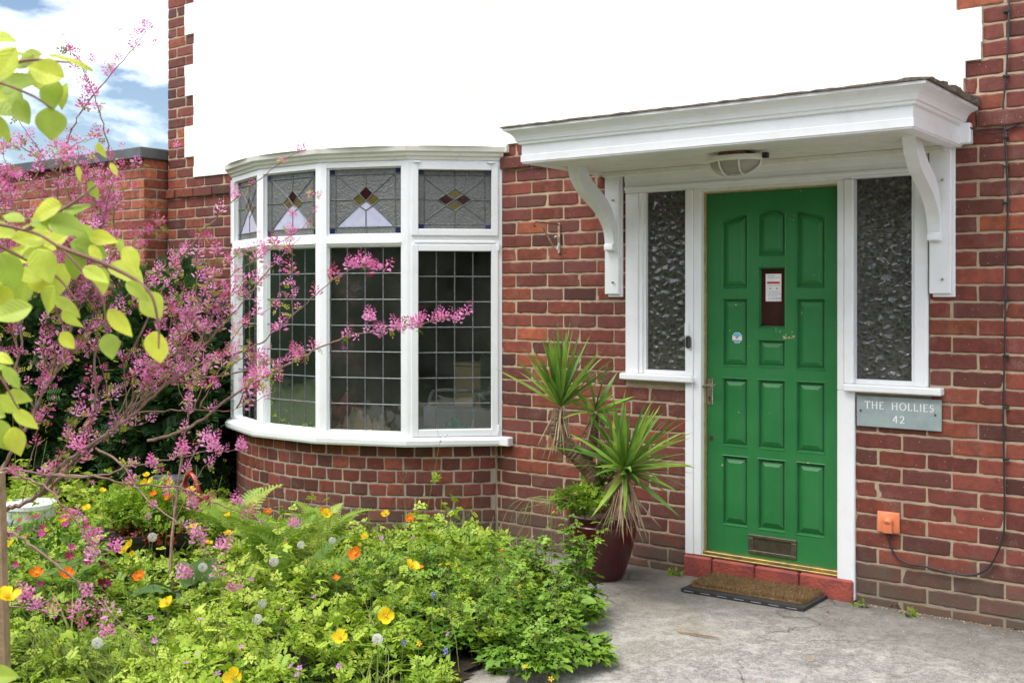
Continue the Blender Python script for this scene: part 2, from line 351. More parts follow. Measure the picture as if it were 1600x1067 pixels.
def npmesh(name, V, F, tint, mat, parent=None, smooth=False, loc=None, keep_local=False):
    pl = LOC.get(parent.name, np.zeros(3)) if parent else (np.array(loc, float) if loc is not None else np.zeros(3))
    if keep_local: pl = np.zeros(3)
    me = bpy.data.meshes.new(name)
    me.vertices.add(len(V)); me.vertices.foreach_set('co', (V-pl).astype(np.float32).ravel())
    me.loops.add(F.size); me.loops.foreach_set('vertex_index', F.astype(np.int32).ravel())
    me.polygons.add(len(F)); me.polygons.foreach_set('loop_start', np.arange(0, F.size, F.shape[1], dtype=np.int32))
    me.polygons.foreach_set('loop_total', np.full(len(F), F.shape[1], dtype=np.int32))
    a = me.color_attributes.new('tint', 'FLOAT_COLOR', 'POINT')
    tt = np.ones((len(V), 4), np.float32); tt[:, :3] = tint[:, None]; a.data.foreach_set('color', tt.ravel())
    if smooth: me.polygons.foreach_set('use_smooth', [True]*len(F))
    me.materials.append(mat); me.update(calc_edges=True); me.validate()
    o = bpy.data.objects.new(name, me); C.objects.link(o)
    if parent: o.parent = parent
    elif not keep_local: o.location = pl
    LOC[o.name] = pl; return o
def frames(dirs, rolls=None, up=(0, 0, 1)):
    # x = leaf axis, z = leaf normal (as upright as the axis lets it), rolled
    d = dirs/(np.linalg.norm(dirs, axis=1, keepdims=True)+1e-9)
    u = np.tile(np.array(up, float), (len(d), 1)); y = np.cross(u, d); ln = np.linalg.norm(y, axis=1, keepdims=True)
    y = np.where(ln < .05, np.array([0, 1., 0]), y/(ln+1e-9)); y /= np.linalg.norm(y, axis=1, keepdims=True)
    z = np.cross(d, y)
    if rolls is not None:
        c, s = np.cos(rolls)[:, None], np.sin(rolls)[:, None]; y, z = y*c+z*s, -y*s+z*c
    return np.stack([d, y, z], axis=2)
def scatter(templates, P, R, sc, tint, var=.0):
    Vs, Fs, Ts = [], [], []; b = 0
    pick = rng.integers(0, len(templates), len(P))
    for k_, (tv, tf) in enumerate(templates):
        idx = np.where(pick == k_)[0]
        if not len(idx): continue
        V = np.einsum('nij,vj->nvi', R[idx], tv)*sc[idx][:, None, None]+P[idx][:, None, :]
        nv = len(tv); F = tf[None]+(np.arange(len(idx))*nv)[:, None, None]+b
        Vs.append(V.reshape(-1, 3)); Fs.append(F.reshape(-1, 3)); b += nv*len(idx)
        t = np.repeat(tint[idx], nv); Ts.append(t)
    return np.concatenate(Vs), np.concatenate(Fs), np.clip(np.concatenate(Ts), 0, 1)
def merge(lst):
    V, F, T = [], [], []; b = 0
    for v, f, t in lst: V.append(v); F.append(f+b); T.append(t); b += len(v)
    return np.concatenate(V), np.concatenate(F), np.concatenate(T)
def smoothpath(pts, n=6):
    P = [np.array(p, float) for p in pts]
    if len(P) < 3: return P
    Q = [2*P[0]-P[1]]+P+[2*P[-1]-P[-2]]; out = []
    for i in range(1, len(Q)-2):
        a, b, c, d = Q[i-1:i+3]
        for k_ in range(n):
            t = k_/n; out.append(.5*((2*b)+(-a+c)*t+(2*a-5*b+4*c-d)*t*t+(-a+3*b-3*c+d)*t**3))
    out.append(P[-1]); return out
# leaf templates (triangles)
def tri(vs, fs):
    F = []
    for f in fs:
        for i in range(1, len(f)-1): F.append((f[0], f[i], f[i+1]))
    return np.array(vs, float), np.array(F)
def t_leaf(L=1, W=.5, n=6, ser=.0, fold=.12, droop=.15, pt=1.0):
    vs = []; fs = []
    for i in range(n+1):
        t = i/n; w = W*.5*(sin(pi*t**.8)**.8)*(1-(t**3)*.25*pt) if 0 < t < 1 else 0.0
        if ser and 0 < t < 1: w *= 1+ser*(1 if i % 2 else -1)
        z = -droop*t*t
        vs += [(L*t, w, z+w*fold*2), (L*t, 0, z), (L*t, -w, z+w*fold*2)]
    for i in range(n):
        a = 3*i; fs += [(a, a+1, a+4, a+3), (a+1, a+2, a+5, a+4)]
    return tri(vs, fs)
def t_palm(nl=5, spread=2.5, cut=.45, r_=None):
    vs = [(0, 0, 0)]; fs = []; r_ = r_ or random
    for j in range(nl):
        a = (j/(nl-1)-.5)*spread*2*.62 if nl > 1 else 0
        L = 1-.28*abs(j/(nl-1)-.5)*2; hw = spread/nl*.62
        ca, sa = cos(a), sin(a); z1 = r_.uniform(-.12, .1)
        pr = [(cut*.45, hw*.35), (.55, hw*.62), (.60, hw*.36), (.80, hw*.46), (.84, hw*.18), (1, 0), (.84, -hw*.18), (.80, -hw*.46), (.60, -hw*.36), (.55, -hw*.62), (cut*.45, -hw*.35)]
        b = len(vs)
        for (x, y) in pr: x *= L; vs.append((x*ca-y*sa, x*sa+y*ca, z1*x*x+abs(y)*.25))
        vs.append((.62*L*ca, .62*L*sa, z1*.38)); m = b+11
        fs.append((0, b, m)); fs.append((0, m, b+10))
        for i in range(10): fs.append((m, b+i, b+i+1)[::-1])
    return tri(vs, fs)
def t_trifol():
    vs = []; fs = []
    for a, L in ((0, 1), (.95, .8), (-.95, .8)):
        v, f = t_leaf(L*.85, .52*L, 6, .16, .1, .12); b = len(vs); ca, sa = cos(a), sin(a)
        for p in v: x = p[0]+.12; vs.append((x*ca-p[1]*sa, x*sa+p[1]*ca, p[2]))
        fs += [tuple(i+b for i in q) for q in f]
    return tri(vs, fs)
def t_pinnate(n=6, ll=.28, w=.13, term=True, drp=.2):
    vs = []; fs = []
    def lf(x, y, a, L, W, z):
        b = len(vs); ca, sa = cos(a), sin(a)
        for (p, q) in ((0, 0), (.35, .5), (.8, .38), (1, 0), (.8, -.38), (.35, -.5)):
            X, Y = p*L, q*W; vs.append((x+X*ca-Y*sa, y+X*sa+Y*ca, z+abs(q)*W*.3))
        fs.append((b, b+1, b+2, b+3)); fs.append((b, b+3, b+4, b+5))
    for i in range(n):
        t = .2+.8*i/n; z = -drp*t*t
        for s in (1, -1): lf(t, 0, s*1.15, ll, w, z)
    if term: lf(1, 0, 0, ll, w, -drp)
    b = len(vs)
    vs += [(0, .008, 0), (0, -.008, 0), (.5, .006, -drp*.25), (.5, -.006, -drp*.25), (1, 0, -drp)]; fs += [(b, b+1, b+3, b+2), (b+2, b+3, b+4)]
    return tri(vs, fs)
def t_fern(n=17):
    vs = []; fs = []
    for i in range(n):
        t = .12+.88*i/n; z = .25*sin(t*2.2)-.30*t*t; L = .30*(sin(pi*min(1, .22+.78*t))**.7)*(1.05-t*.55)
        for s in (1, -1):
            a = s*(1.25-.25*t); ca, sa = cos(a), sin(a); m = 6
            for j in range(m):
                u0 = j/m; wj = .028*(1-u0*.8)
                x = L*u0
                for s2 in (1, -1):
                    b = len(vs)
                    for (p, q) in ((x, 0), (x+L/m*.95, 0), (x+L/m*.75, s2*wj*1.3), (x+L/m*.2, s2*wj)):
                        vs.append((t+p*ca-q*sa, p*sa+q*ca, z-.10*(p/.3)**2*.5))
                    fs.append((b, b+1, b+2, b+3))
    P = [(k_/12., .25*sin(k_/12*2.2)-.30*(k_/12)**2) for k_ in range(13)]
    b = len(vs)
    for x, z in P: vs += [(x, .006, z), (x, -.006, z)]
    for k_ in range(12): fs.append((b+2*k_, b+2*k_+1, b+2*k_+3, b+2*k_+2))
    return tri(vs, fs)
def t_blade(n=8, w=.022, droop=.5, fold=.2):
    vs = []; fs = []
    for i in range(n+1):
        t = i/n; ww = w*(1-t**2.2)+.0005; x = t-droop*.25*t**3; z = -droop*t*t*.6
        vs += [(x, ww, z+ww*fold), (x, 0, z), (x, -ww, z+ww*fold)]
    for i in range(n):
        a = 3*i; fs += [(a, a+1, a+4, a+3), (a+1, a+2, a+5, a+4)]
    return tri(vs, fs)
T_PALM = [t_palm(5, 2.6), t_palm(5, 2.2, .6), t_palm(7, 3.0, .5), t_palm(3, 1.7, .5)]
T_TRI = [t_trifol(), t_palm(3, 2.0, .3), t_palm(5, 2.6, .3)]
T_FERNY = [t_pinnate(4, .42, .20), t_pinnate(5, .38, .17), t_palm(5, 2.6, .7)]
T_PIN = [t_pinnate(5, .26, .12), t_pinnate(4, .28, .13)]
T_FERN = [t_fern(17), t_fern(15)]
T_LEAF = [t_leaf(1, .42, 6, .1), t_leaf(1, .5, 6, .06, .2)]
def unit(a): a = np.array(a, float); return a/np.linalg.norm(a)

# ------------------------------------------------------------------ GROUND
mb = MB(); mb.box(-160, 160, -160, 160, -.3, -.012); tag(mb.build('ground', m_lawn), kind='structure')
mb = MB(); V = []; F = []; nx, ny = 60, 60
xs = np.linspace(-5.2, 3.2, nx); ys_ = np.linspace(-9, .05, ny)
for j in range(ny):
    for i in range(nx): V.append((xs[i], ys_[j], .004*sin(xs[i]*2.1)*cos(ys_[j]*1.7)+random.uniform(-.001, .001)))
for j in range(ny-1):
    for i in range(nx-1): F.append((j*nx+i, j*nx+i+1, (j+1)*nx+i+1, (j+1)*nx+i))
mb.add(V, F); tag(mb.build('path', m_conc, smooth=True), kind='structure')
BED = [(-4.35, -.02), (-3.75, -.42), (-3.25, -.85), (-2.98, -1.25), (-2.80, -1.75), (-2.74, -2.2), (-2.50, -2.8), (-2.2, -4.2), (-9, -4.2), (-9, -.02)]
def inpoly(x, y, P=BED):
    r = False; n = len(P)
    for i in range(n):
        (x1, y1), (x2, y2) = P[i], P[(i+1) % n]
        if (y1 > y) != (y2 > y) and x < (x2-x1)*(y-y1)/(y2-y1)+x1: r = not r
    return r
mb = MB(); gx = np.arange(-9, -2.1, .07); gy = np.arange(-4.2, 0, .07); ids = {}
def edged(x, y): return min(math.hypot(x-a, y-b) for a, b in BED[:8])
vs = []; fs = []
for j, y in enumerate(gy):
    for i, x in enumerate(gx):
        if inpoly(x, y): ids[(i, j)] = len(vs); vs.append((x, y, .022+.03*min(1, max(0, edged(x, y)-.1))+random.uniform(-.008, .012)))
for (i, j) in ids:
    q = [(i, j), (i+1, j), (i+1, j+1), (i, j+1)]
    if all(p in ids for p in q): fs.append(tuple(ids[p] for p in q))
mb.add(vs, fs); tag(mb.build('garden_soil', m_soil, smooth=True), kind='structure')

# ------------------------------------------------------------------ HOUSE
house = thing('brick_house', 'red brick house with cream render, white bow window and green panelled front door', 'house', (-3.2, 0, 0))
CH, Z0, BL, J = .0817, .0454, .237, .0115
def brick(mb, s0, s1, z0, z1, fn, depth=.03, out=0.0, flush=.004):
    nx_ = max(3, int((s1-s0)/.03)+1); nz_ = 3; r = .0022
    g = []; ox = random.uniform(-.0015, .0015); jz = random.uniform(-.0012, .0012); tilt = random.uniform(-.0015, .0015); o = out+random.uniform(-.0015, .0015)
    ez = [0, .09, .91, 1]
    for j in range(nz_+1):
        for i in range(nx_+1):
            u = i/nx_; v = ez[j]; e = (i in (0, nx_))+(j in (0, nz_))
            s = s0+(s1-s0)*u+ox+(random.uniform(-.0024, .0024) if i in (0, nx_) else 0); z = z0+(z1-z0)*v+jz+tilt*(u-.5)+(random.uniform(-.0024, .0022) if j in (0, nz_) else 0)
            d = o-(r if e == 1 else r*2.0 if e == 2 else 0)-(random.uniform(0, .004) if e and random.random() < .18 else 0)
            g.append((s, d, z))
    n = nx_+1; fs = [(j*n+i, j*n+i+1, (j+1)*n+i+1, (j+1)*n+i) for j in range(nz_) for i in range(nx_)]
    ring = [i for i in range(n)]+[j*n+nx_ for j in range(1, nz_+1)]+[nz_*n+i for i in range(nx_-1, -1, -1)]+[j*n for j in range(nz_-1, 0, -1)]
    b = len(g)
    for i in ring: s, d, z = g[i]; g.append((s, -depth, z))
    m = len(ring)
    for q in range(m): fs.append((ring[q], b+q, b+(q+1) % m, ring[(q+1) % m]))
    t = random.random(); mb.add([fn(*p) for p in g], fs, (t, random.random(), random.random()*3))
flat = lambda s, d, z: (s, -d, z)
def lay(mb, k, a, b, out=0.0, L=BL, fn=flat, ph=None, depth=.03):
    z0, z1 = Z0+k*CH+J/2, Z0+(k+1)*CH-J/2
    ph = (-1.835 if k % 2 == 0 else -1.7165) if ph is None else ph
    i0 = math.floor((a-ph)/L)-1; s = ph+i0*L; edges = []
    while s < b+L:
        edges.append(s); s += L
    for i in range(len(edges)-1):
        x0, x1 = max(edges[i]+J/2, a+(.003 if edges[i] < a else 0)), min(edges[i+1]-J/2, b-(.003 if edges[i+1] > b else 0))
        if x1-x0 > .022: brick(mb, x0, x1, max(z0, 0), z1, fn, depth, out)
HL, HR = -7.64, 1.2; BAYL, BAYR = -6.74, -4.20
mb = MB()
kmax = int((5.2-Z0)/CH)
def rl(zc):   # left toothed edge
    if zc < 2.512: return None
    i = [2.672, 2.917, 3.16, 3.407, 3.652]
    for n_, lim in enumerate(i):
        if zc < lim: return (-7.288, -7.403)[n_ % 2]
    return (-7.403, -7.288)[int((zc-3.652)/.245) % 2]
def rr(zc):
    if zc < 2.66: return -1.422
    n_ = int((zc-2.66)/.245)
    return (-1.341, -1.454)[n_ % 2]
for k_ in range(-1, kmax):
    zc = Z0+(k_+.5)*CH; z1 = zc+CH/2
    if zc < 2.49:
        segs = []
        out = 0.0
        if 28 <= k_ < 29: out = .022
        # left part, between bay and door, right part
        if zc < 2.40: segs.append((HL, BAYL+.14)); 
        else: segs.append((HL, BAYL+.14))
        dl = -2.900 if z1 < 1.07 else -3.292
        dr = -1.946 if z1 < 1.07 else -1.585
        if zc > 2.25: segs.append((BAYR, HR))
        else: segs += [(BAYR if zc > .62 else -4.236, dl), (dr, HR)]
        for a, b in segs: lay(mb, k_, a, b, out)
    else:
        lay(mb, k_, HL, rl(zc)); lay(mb, k_, rr(zc), HR)
# side faces (corner) of the house, left
mb2 = mb
bw = mb.build('brick_wall', m_brick, house)
mb = MB()
def wallrect(x0, x1, z0, z1, y0=.0045, y1=.25): mb.box(x0, x1, y0, y1, z0, z1)
wallrect(HL+.004, BAYL+.2, -.1, 2.49); wallrect(HL+.004, HR, 2.491, 5.2)
wallrect(BAYR-.09, -2.902, -.1, 1.069); wallrect(BAYR-.09, -3.294, 1.069, 2.49); wallrect(-3.294, -1.583, 2.262, 2.49)
wallrect(-1.944, HR, -.1, 1.069); wallrect(-1.583, HR, 1.069, 2.49)
mb.box(HL+.004, HL+.25, .25, 7, -.1, 5.2); mb.box(HR-.25, HR, .25, 7, -.1, 5.2); mb.box(HL+.25, HR-.25, 6.75, 7, -.1, 5.2)
mb.build('mortar', m_mortar, house)
# roof, out of frame
mb = MB(); mb.add([(HL-.4, -.45, 5.2), (HR+.4, -.45, 5.2), (HR+.4, 7.4, 5.2), (HL-.4, 7.4, 5.2), (HL+3, 3.5, 7.6), (HR-3, 3.5, 7.6)], [(0, 1, 5, 4), (1, 2, 5), (2, 3, 4, 5), (3, 0, 4), (3, 2, 1, 0)])
mb.build('roof', m_tile, house)

# bow window geometry
BCX, BCY, BR = -5.47, .917, 1.57
def bayp(phi, r=BR): return (BCX+r*sin(phi), BCY-r*cos(phi))
VA = [radians(a) for a in (-54.25, -32.55, -10.85, 10.85, 32.55, 54.25)]
HALF = radians(10.85)
def baypath(r0, ext=0.0):   # mitred polyline round the facets
    out = []
    for a in VA:
        x, y = bayp(a, r0); m = 1/cos(HALF); out.append((x, y, sin(a)*m, -cos(a)*m))
    return out
# brick plinth: headers on a smooth arc
mb = MB(); RB = BR-.035
def arc(s, d, z): a = s/RB; return (BCX+(RB+d)*sin(a), BCY-(RB+d)*cos(a), z)
amax = math.acos(BCY/RB)*RB-.004
for k_ in range(-1, 7):
    lay(mb, k_, -amax, amax, 0, .1205, arc, ph=(0 if k_ % 2 else .06)+random.uniform(-.012, .012))
mb.build('bay_plinth', m_brick, house)
mb = MB(); n = 48; A = amax/RB
path = [(BCX+(RB-.10)*sin(-A+2*A*i/n), BCY-(RB-.10)*cos(-A+2*A*i/n), sin(-A+2*A*i/n), -cos(-A+2*A*i/n)) for i in range(n+1)]
mb.sweep([(0, -.1), (.095, -.1), (.095, .618), (0, .618)], path)
mb.build('bay_mortar', m_mortar2, house, smooth=False)
# rendered wall with toothed ends + rounded bay face above the window
mb = MB()
k0 = 30; yr = -.010
z = 2.494; zs = [2.494]
for k_ in range(k0, kmax): zs.append(Z0+(k_+1)*CH)
def jag(v): return v+random.uniform(-.006, .006)
for a, b in zip(zs[:-1], zs[1:]):
    zc = (a+b)/2; xl, xr = jag(rl(max(zc, 2.52))), jag(rr(zc))
    mb.add([(xl, yr, a), (xr, yr, a), (xr, yr, b), (xl, yr, b), (xl, .02, a), (xr, .02, a), (xr, .02, b), (xl, .02, b)], [(0, 1, 2, 3), (1, 5, 6, 2), (4, 0, 3, 7), (0, 4, 5, 1), (3, 2, 6, 7)])
mb.build('rendered_wall', m_render, house)
mb = MB(); RR = BR+.0; A2 = math.acos(BCY/RR)+.02; n = 60
path = []
for i in range(n+1):
    a = -A2+2*A2*i/n; path.append((BCX+RR*sin(a), BCY-RR*cos(a), sin(a), -cos(a)))
prof = [(-.35, 2.47), (.045, 2.474), (.028, 2.50), (.012, 2.56), (.0, 2.70), (0, 5.15), (-.35, 5.15)]
mb.sweep(prof, path, True)
mb.build('rendered_bay', m_render, house, smooth=True)
# bow window
bay = thing('bay_window', None, None, (BCX, -.4, 0)); 
bay.parent = house; bay.location = np.array([BCX, -.4, 0])-LOC[house.name]
bay['label'] = 'white painted bow window with leaded panes and coloured top lights'
zb, zt = .655, 2.40
mb = MB()
mb.sweep([(-.12, .615), (.045, .612), (.050, .625), (.050, .650), (.035, .662), (-.02, .672), (-.12, .678)], baypath(BR))
x, y = bayp(VA[-1]); mb.box(x-.06, x+.085, -.050, .03, .6125, .667, bev=.005)
x, y = bayp(VA[0]); mb.box(x-.085, x+.06, -.050, .03, .6125, .667, bev=.005)
mb.build('sill', m_white, bay)
mb = MB()
mb.sweep([(-.10, 2.395), (.008, 2.395), (.012, 2.412), (.026, 2.418), (.030, 2.436), (.050, 2.444), (.055, 2.474), (.02, 2.485), (-.10, 2.485)], baypath(BR))
x, y = bayp(VA[-1]); mb.box(x-.05, x+.055, -.03, .03, 2.44, 2.487, bev=.004)
mb.build('head_moulding', m_white2, bay)
SW = .043
for fi in range(5):
    a = (VA[fi]+VA[fi+1])/2; p0, p1 = np.array(bayp(VA[fi])), np.array(bayp(VA[fi+1]))
    e = (p1-p0); L = np.linalg.norm(e); e = e/L; nn = np.array([sin(a), -cos(a)])
    fn = lambda s, d, z, p0=p0, e=e, nn=nn: (p0[0]+e[0]*s+nn[0]*d, p0[1]+e[1]*s+nn[1]*d, z)
    casement = fi in (4, 0)
    fr_ = MB(); tanh = math.tan(HALF)
    def post(s0, s1, sgn):
        # stile whose outer side is mitred at the corner
        pts = [(s0, 0), (s1, 0), (s1, -.075), (s0, -.075)]
        if sgn < 0: pts = [(0+.0, 0), (s1, 0), (s1, -.075), (0+.075*tanh, -.075)]
        else: pts = [(s0, 0), (L, 0), (L-.075*tanh, -.075), (s0, -.075)]
        fr_.prism([(p[0], p[1]) for p in pts], zb, zt-.002, fn)
    post(0, SW, -1); post(L-SW, L, 1)
    fr_.box(SW, L-SW, -.07, -.002, zb, .690, fn); fr_.box(SW, L-SW, -.07, -.002, 2.357, zt-.003, fn)
    fr_.box(SW, L-SW, -.07, -.002, 1.862, 1.930, fn)
    fr_.box(SW, L-SW, -.015, .010, 1.874, 1.890, fn, .003)
    for (za, zz) in ((.690, 1.862), (1.930, 2.357)):      # glazing beads
        for b_ in ((SW, SW+.009, za, zz), (L-SW-.009, L-SW, za, zz), (SW+.009, L-SW-.009, za, za+.009), (SW+.009, L-SW-.009, zz-.009, zz)):
            fr_.box(b_[0], b_[1], -.04, -.022, b_[2], b_[3], fn)
    fr_.build('window_frame', m_white, bay)
    gi = SW+.009; g0z, g1z, g2z, g3z = .699, 1.853, 1.939, 2.348
    if casement:
        for (za, zz) in ((.672, 1.868), (1.922, 2.375)):
            c_ = MB(); w_ = .030
            x0, x1 = SW-.018, L-SW+.018
            c_.box(x0, x0+w_+.012, -.028, .013, za, zz, fn, .003); c_.box(x1-w_-.012, x1, -.028, .013, za, zz, fn, .003)
            c_.box(x0+w_+.012, x1-w_-.012, -.028, .012, za, za+w_+.012, fn, .003); c_.box(x0+w_+.012, x1-w_-.012, -.028, .012, zz-w_-.012, zz, fn, .003)
            c_.build('casement', m_white, bay)
        hg = MB()
        if fi == 4:
            for s_ in (.055, L-.075): hg = MB(); hg.box(s_-.02, s_+.028, .0, .026, 2.372, 2.385, fn, .004); hg.build('hinge', m_white, bay)
            for zz in (.69, 1.83): hg = MB(); hg.box(L-.028, L-.016, 0, .022, zz, zz+.05, fn, .003); hg.build('hinge', m_white, bay)
        gi = SW+.024; g0z, g1z, g2z, g3z = .714, 1.826, 1.964, 2.333
    # lower pane
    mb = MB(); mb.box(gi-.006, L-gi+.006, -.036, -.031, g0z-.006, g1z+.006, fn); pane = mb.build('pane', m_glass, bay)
    mb = MB(); w = .0042; W_ = L-2*gi
    def came(p, q, wd=w, d0=-.030):
        p = np.array(p, float); q = np.array(q, float); d = q-p; l = np.linalg.norm(d); d /= l; nrm_ = np.array([-d[1], d[0]])*wd
        P4 = [p-nrm_, q-nrm_, q+nrm_, p+nrm_]; m1 = [p, q]
        vs = [fn(s, d0, z) for s, z in P4]+[fn(p[0], d0+.003, p[1]), fn(q[0], d0+.003, q[1])]
        mb.add(vs, [(0, 1, 5, 4), (4, 5, 2, 3), (0, 4, 3), (1, 2, 5)])
    ncol, nrow = 4, 7
    for i in range(1, ncol): came((gi+W_*i/ncol, g0z), (gi+W_*i/ncol, g1z))
    for j in range(1, nrow): came((gi, g0z+(g1z-g0z)*j/nrow), (L-gi, g0z+(g1z-g0z)*j/nrow), w, -.0298)
    mb.build('leadwork', m_lead, bay)
    # top light, coloured
    mb = MB(); mb.box(gi-.006, L-gi+.006, -.037, -.032, g2z-.006, g3z+.006, fn)
    Wx, Hz = L-2*gi, g3z-g2z
    q = lambda u, v, gi=gi, Wx=Wx, g2z=g2z, Hz=Hz: (gi+Wx*u, g2z+Hz*v)
    def cell(pts, mi):
        mb.m = mi; mb.add([fn(*(q(u, v)[0], -.0312, q(u, v)[1])) for u, v in pts], [tuple(range(len(pts)))])
    b_ = .085
    if not casement:
        cx, cy, dx, dy = .51, .60, .20, .24
        cell([(cx, cy-.0), (cx+dx/2, cy+dy/2*.9), (cx, cy+dy*.9), (cx-dx/2, cy+dy/2*.9)], 2) if False else None
        top, lft, rgt, bot = (cx, cy+.13), (cx-.19, cy-.07), (cx+.19, cy-.07), (cx, cy-.24)
        mid = (cx, cy-.10)
        ml, mr_ = (cx-.095, cy+.02), (cx+.095, cy+.02)
        cell([top, ml, mid, mr_][::-1], 1)
        cell([ml, lft, (cx-.095, cy-.17), mid][::-1], 2); cell([mr_, mid, (cx+.095, cy-.17), rgt][::-1], 2)
        cell([mid, (cx-.095, cy-.17), bot, (cx+.095, cy-.17)], 3)
        cell([(cx-.095, cy-.17), (b_+.03, b_+.02), (cx, b_+.02), bot], 4); cell([(cx+.095, cy-.17), bot, (cx, b_+.02), (1-b_-.03, b_+.02)], 4)
        lines = [((b_+.0, 1-b_), (cx-.095, cy+.02)), ((1-b_, 1-b_), (cx+.095, cy+.02)), (ml, top), (mr_, top), (ml, mid), (mr_, mid), (ml, lft), (mr_, rgt), (lft, (cx-.095, cy-.17)), (rgt, (cx+.095, cy-.17)),
                 ((cx-.095, cy-.17), mid), ((cx+.095, cy-.17), mid), ((cx-.095, cy-.17), bot), ((cx+.095, cy-.17), bot), ((cx-.095, cy-.17), (b_, b_+.02)), ((cx+.095, cy-.17), (1-b_, b_+.02)), (bot, (cx, 0)), (top, (cx, 1)), (lft, (0, .53)), (rgt, (1, .53)), ((0, b_+.02), (1, b_+.02)), ((0, 1-b_), (1, 1-b_)), ((b_, 0), (b_, 1)), ((1-b_, 0), (1-b_, 1))]
    else:
        cx, cy = .50, .5
        T, Lf, R_, B_ = (cx, cy+.19), (cx-.24, cy), (cx+.24, cy), (cx, cy-.19); ce = (cx, cy); tl, tr_, bl, br_ = (cx-.12, cy+.095), (cx+.12, cy+.095), (cx-.12, cy-.095), (cx+.12, cy-.095)
        cell([T, tl, ce, tr_][::-1], 2); cell([B_, br_, ce, bl][::-1], 2); cell([Lf, bl, ce, tl][::-1], 1); cell([R_, tr_, ce, br_][::-1], 1)
        lines = [((b_, 1-b_-.05), tl), ((1-b_, 1-b_-.05), tr_), ((b_, b_+.05), bl), ((1-b_, b_+.05), br_), (T, Lf), (T, R_), (B_, Lf), (B_, R_), (tl, br_), (tr_, bl), (T, (cx, 1)), (B_, (cx, 0)), (Lf, (0, cy)), (R_, (1, cy)), ((0, b_), (1, b_)), ((0, 1-b_), (1, 1-b_)), ((b_, 0), (b_, 1)), ((1-b_, 0), (1-b_, 1))]
    for (u, v) in ((0, 0), (1-b_, 0), (0, 1-b_), (1-b_, 1-b_)): cell([(u, v), (u+b_, v), (u+b_, v+b_), (u, v+b_)], 5)
    mb.build('top_light', [m_muff, m_ruby, m_amber, m_lilac, m_lilac, m_cobalt], bay)
    mb = MB()
    for i_, (p, r_) in enumerate(lines): came(q(*p), q(*r_), .0038, -.0305+.00005*i_)
    mb.build('leadwork', m_lead, bay)
# dim room behind the bow
mb = MB()
mb.box(-6.9, -6.85, .05, 3.6, .0, 2.6); mb.box(-4.0, -3.95, .05, 3.6, 0, 2.6); mb.box(-6.9, -3.95, 3.6, 3.65, 0, 2.6); mb.box(-6.85, -4.0, -.0, 3.6, 2.50, 2.55)
mb.build('room_wall', m_room, house)
mb = MB(); mb.prism([(-6.75, .05)]+[bayp(a, BR-.09) for a in VA[1:-1]]+[(-4.2, .05), (-4.0, .1), (-4.0, 3.6), (-6.85, 3.6), (-6.85, .1)], .15, .2)
mb.build('room_floor', m_carpet, house)
mb = MB(); path2 = [(x, y, nx_, ny_) for x, y, nx_, ny_ in baypath(BR-.30)]
mb.sweep([(0, .640), (.20, .640), (.20, .665), (0, .665)], path2); mb.build('window_board', m_white, house)

# ---- door set
DL, DR = -2.800, -2.040
ds = thing('door_frame', None, None, (-2.42, 0, 0)); ds.parent = house; ds.location = np.array([-2.42, 0, 0])-LOC[house.name]
ds['label'] = 'white frame holding the front door and its two sidelights'
mb = MB(); Bx = lambda *a, **k_: mb.box(*a, **k_)
Bx(-2.899, -2.850, -.022, .10, .118, 1.066, bev=.004); Bx(-2.850, DL-.004, -.016, .10, .118, 2.135, bev=.004)
Bx(-2.899, -2.8502, -.022, .10, 1.103, 2.135, bev=.004)
Bx(DR+.004, -1.946, -.018, .10, .010, 1.066, bev=.004); Bx(DR+.004, -1.999, -.018, .10, 1.066, 2.135, bev=.004); Bx(-1.9985, -1.950, -.024, .10, 1.103, 2.135, bev=.004)
# head board + fascia boards to the canopy
Bx(-3.290, -1.585, -.020, .10, 2.136, 2.262, bev=.004); Bx(-3.289, -1.588, -.032, -.020, 2.150, 2.172, bev=.006); Bx(-3.288, -1.59, -.028, -.0205, 2.20, 2.2615, bev=.004)
# side light frames
Bx(-3.290, -3.205, -.012, .10, 1.103, 2.1355, bev=.004); Bx(-3.205, -3.180, -.004, .09, 1.1035, 2.1355, bev=.003); Bx(-3.180, -3.163, .006, .09, 1.104, 2.1355)
Bx(-2.899, -2.905, .0, .09, 1.104, 2.135)
Bx(-1.655, -1.588, -.012, .10, 1.103, 2.1355, bev=.004); Bx(-1.669, -1.655, .002, .09, 1.1035, 2.1355)
Bx(-3.163, -2.905, .006, .09, 1.1035, 1.126); Bx(-1.95, -1.669, .006, .09, 1.1035, 1.126)
mb.build('jamb', m_white, ds)
mb = MB(); Bx(DL-.006, DR+.006, -.014, .10, 2.1166, 2.1358); mb.build('door_head', m_white2, ds)
mb = MB(); Bx(-3.308, -2.840, -.052, .10, 1.066, 1.1025, bev=.006); mb.build('sill', m_white, ds)
mb = MB(); Bx(-1.995, -1.515, -.055, .10, 1.066, 1.1025, bev=.006); mb.build('sill', m_white, ds)
mb = MB(); Bx(-3.166, -2.897, .030, .036, 1.12, 2.14); mb.build('sidelight_pane', m_obs, ds)
mb = MB(); Bx(-1.953, -1.666, .030, .036, 1.12, 2.14); mb.build('sidelight_pane', m_obs, ds)
mb = MB(); Bx(DL-.0045, DL+.0, .02, .06, .13, 2.115); Bx(DL, DR, .024, .06, 2.110, 2.1165); mb.build('draught_strip', simple('ochre_strip', (.50, .38, .16), (.35, .26, .12), 30, .6), ds)
mb = MB(); Bx(DL-.003, DR+.003, -.012, .06, .1165, .126, bev=.002); Bx(DL-.002, DR+.002, .006, .06, .126, .142, bev=.003); mb.build('threshold', m_brass, ds)
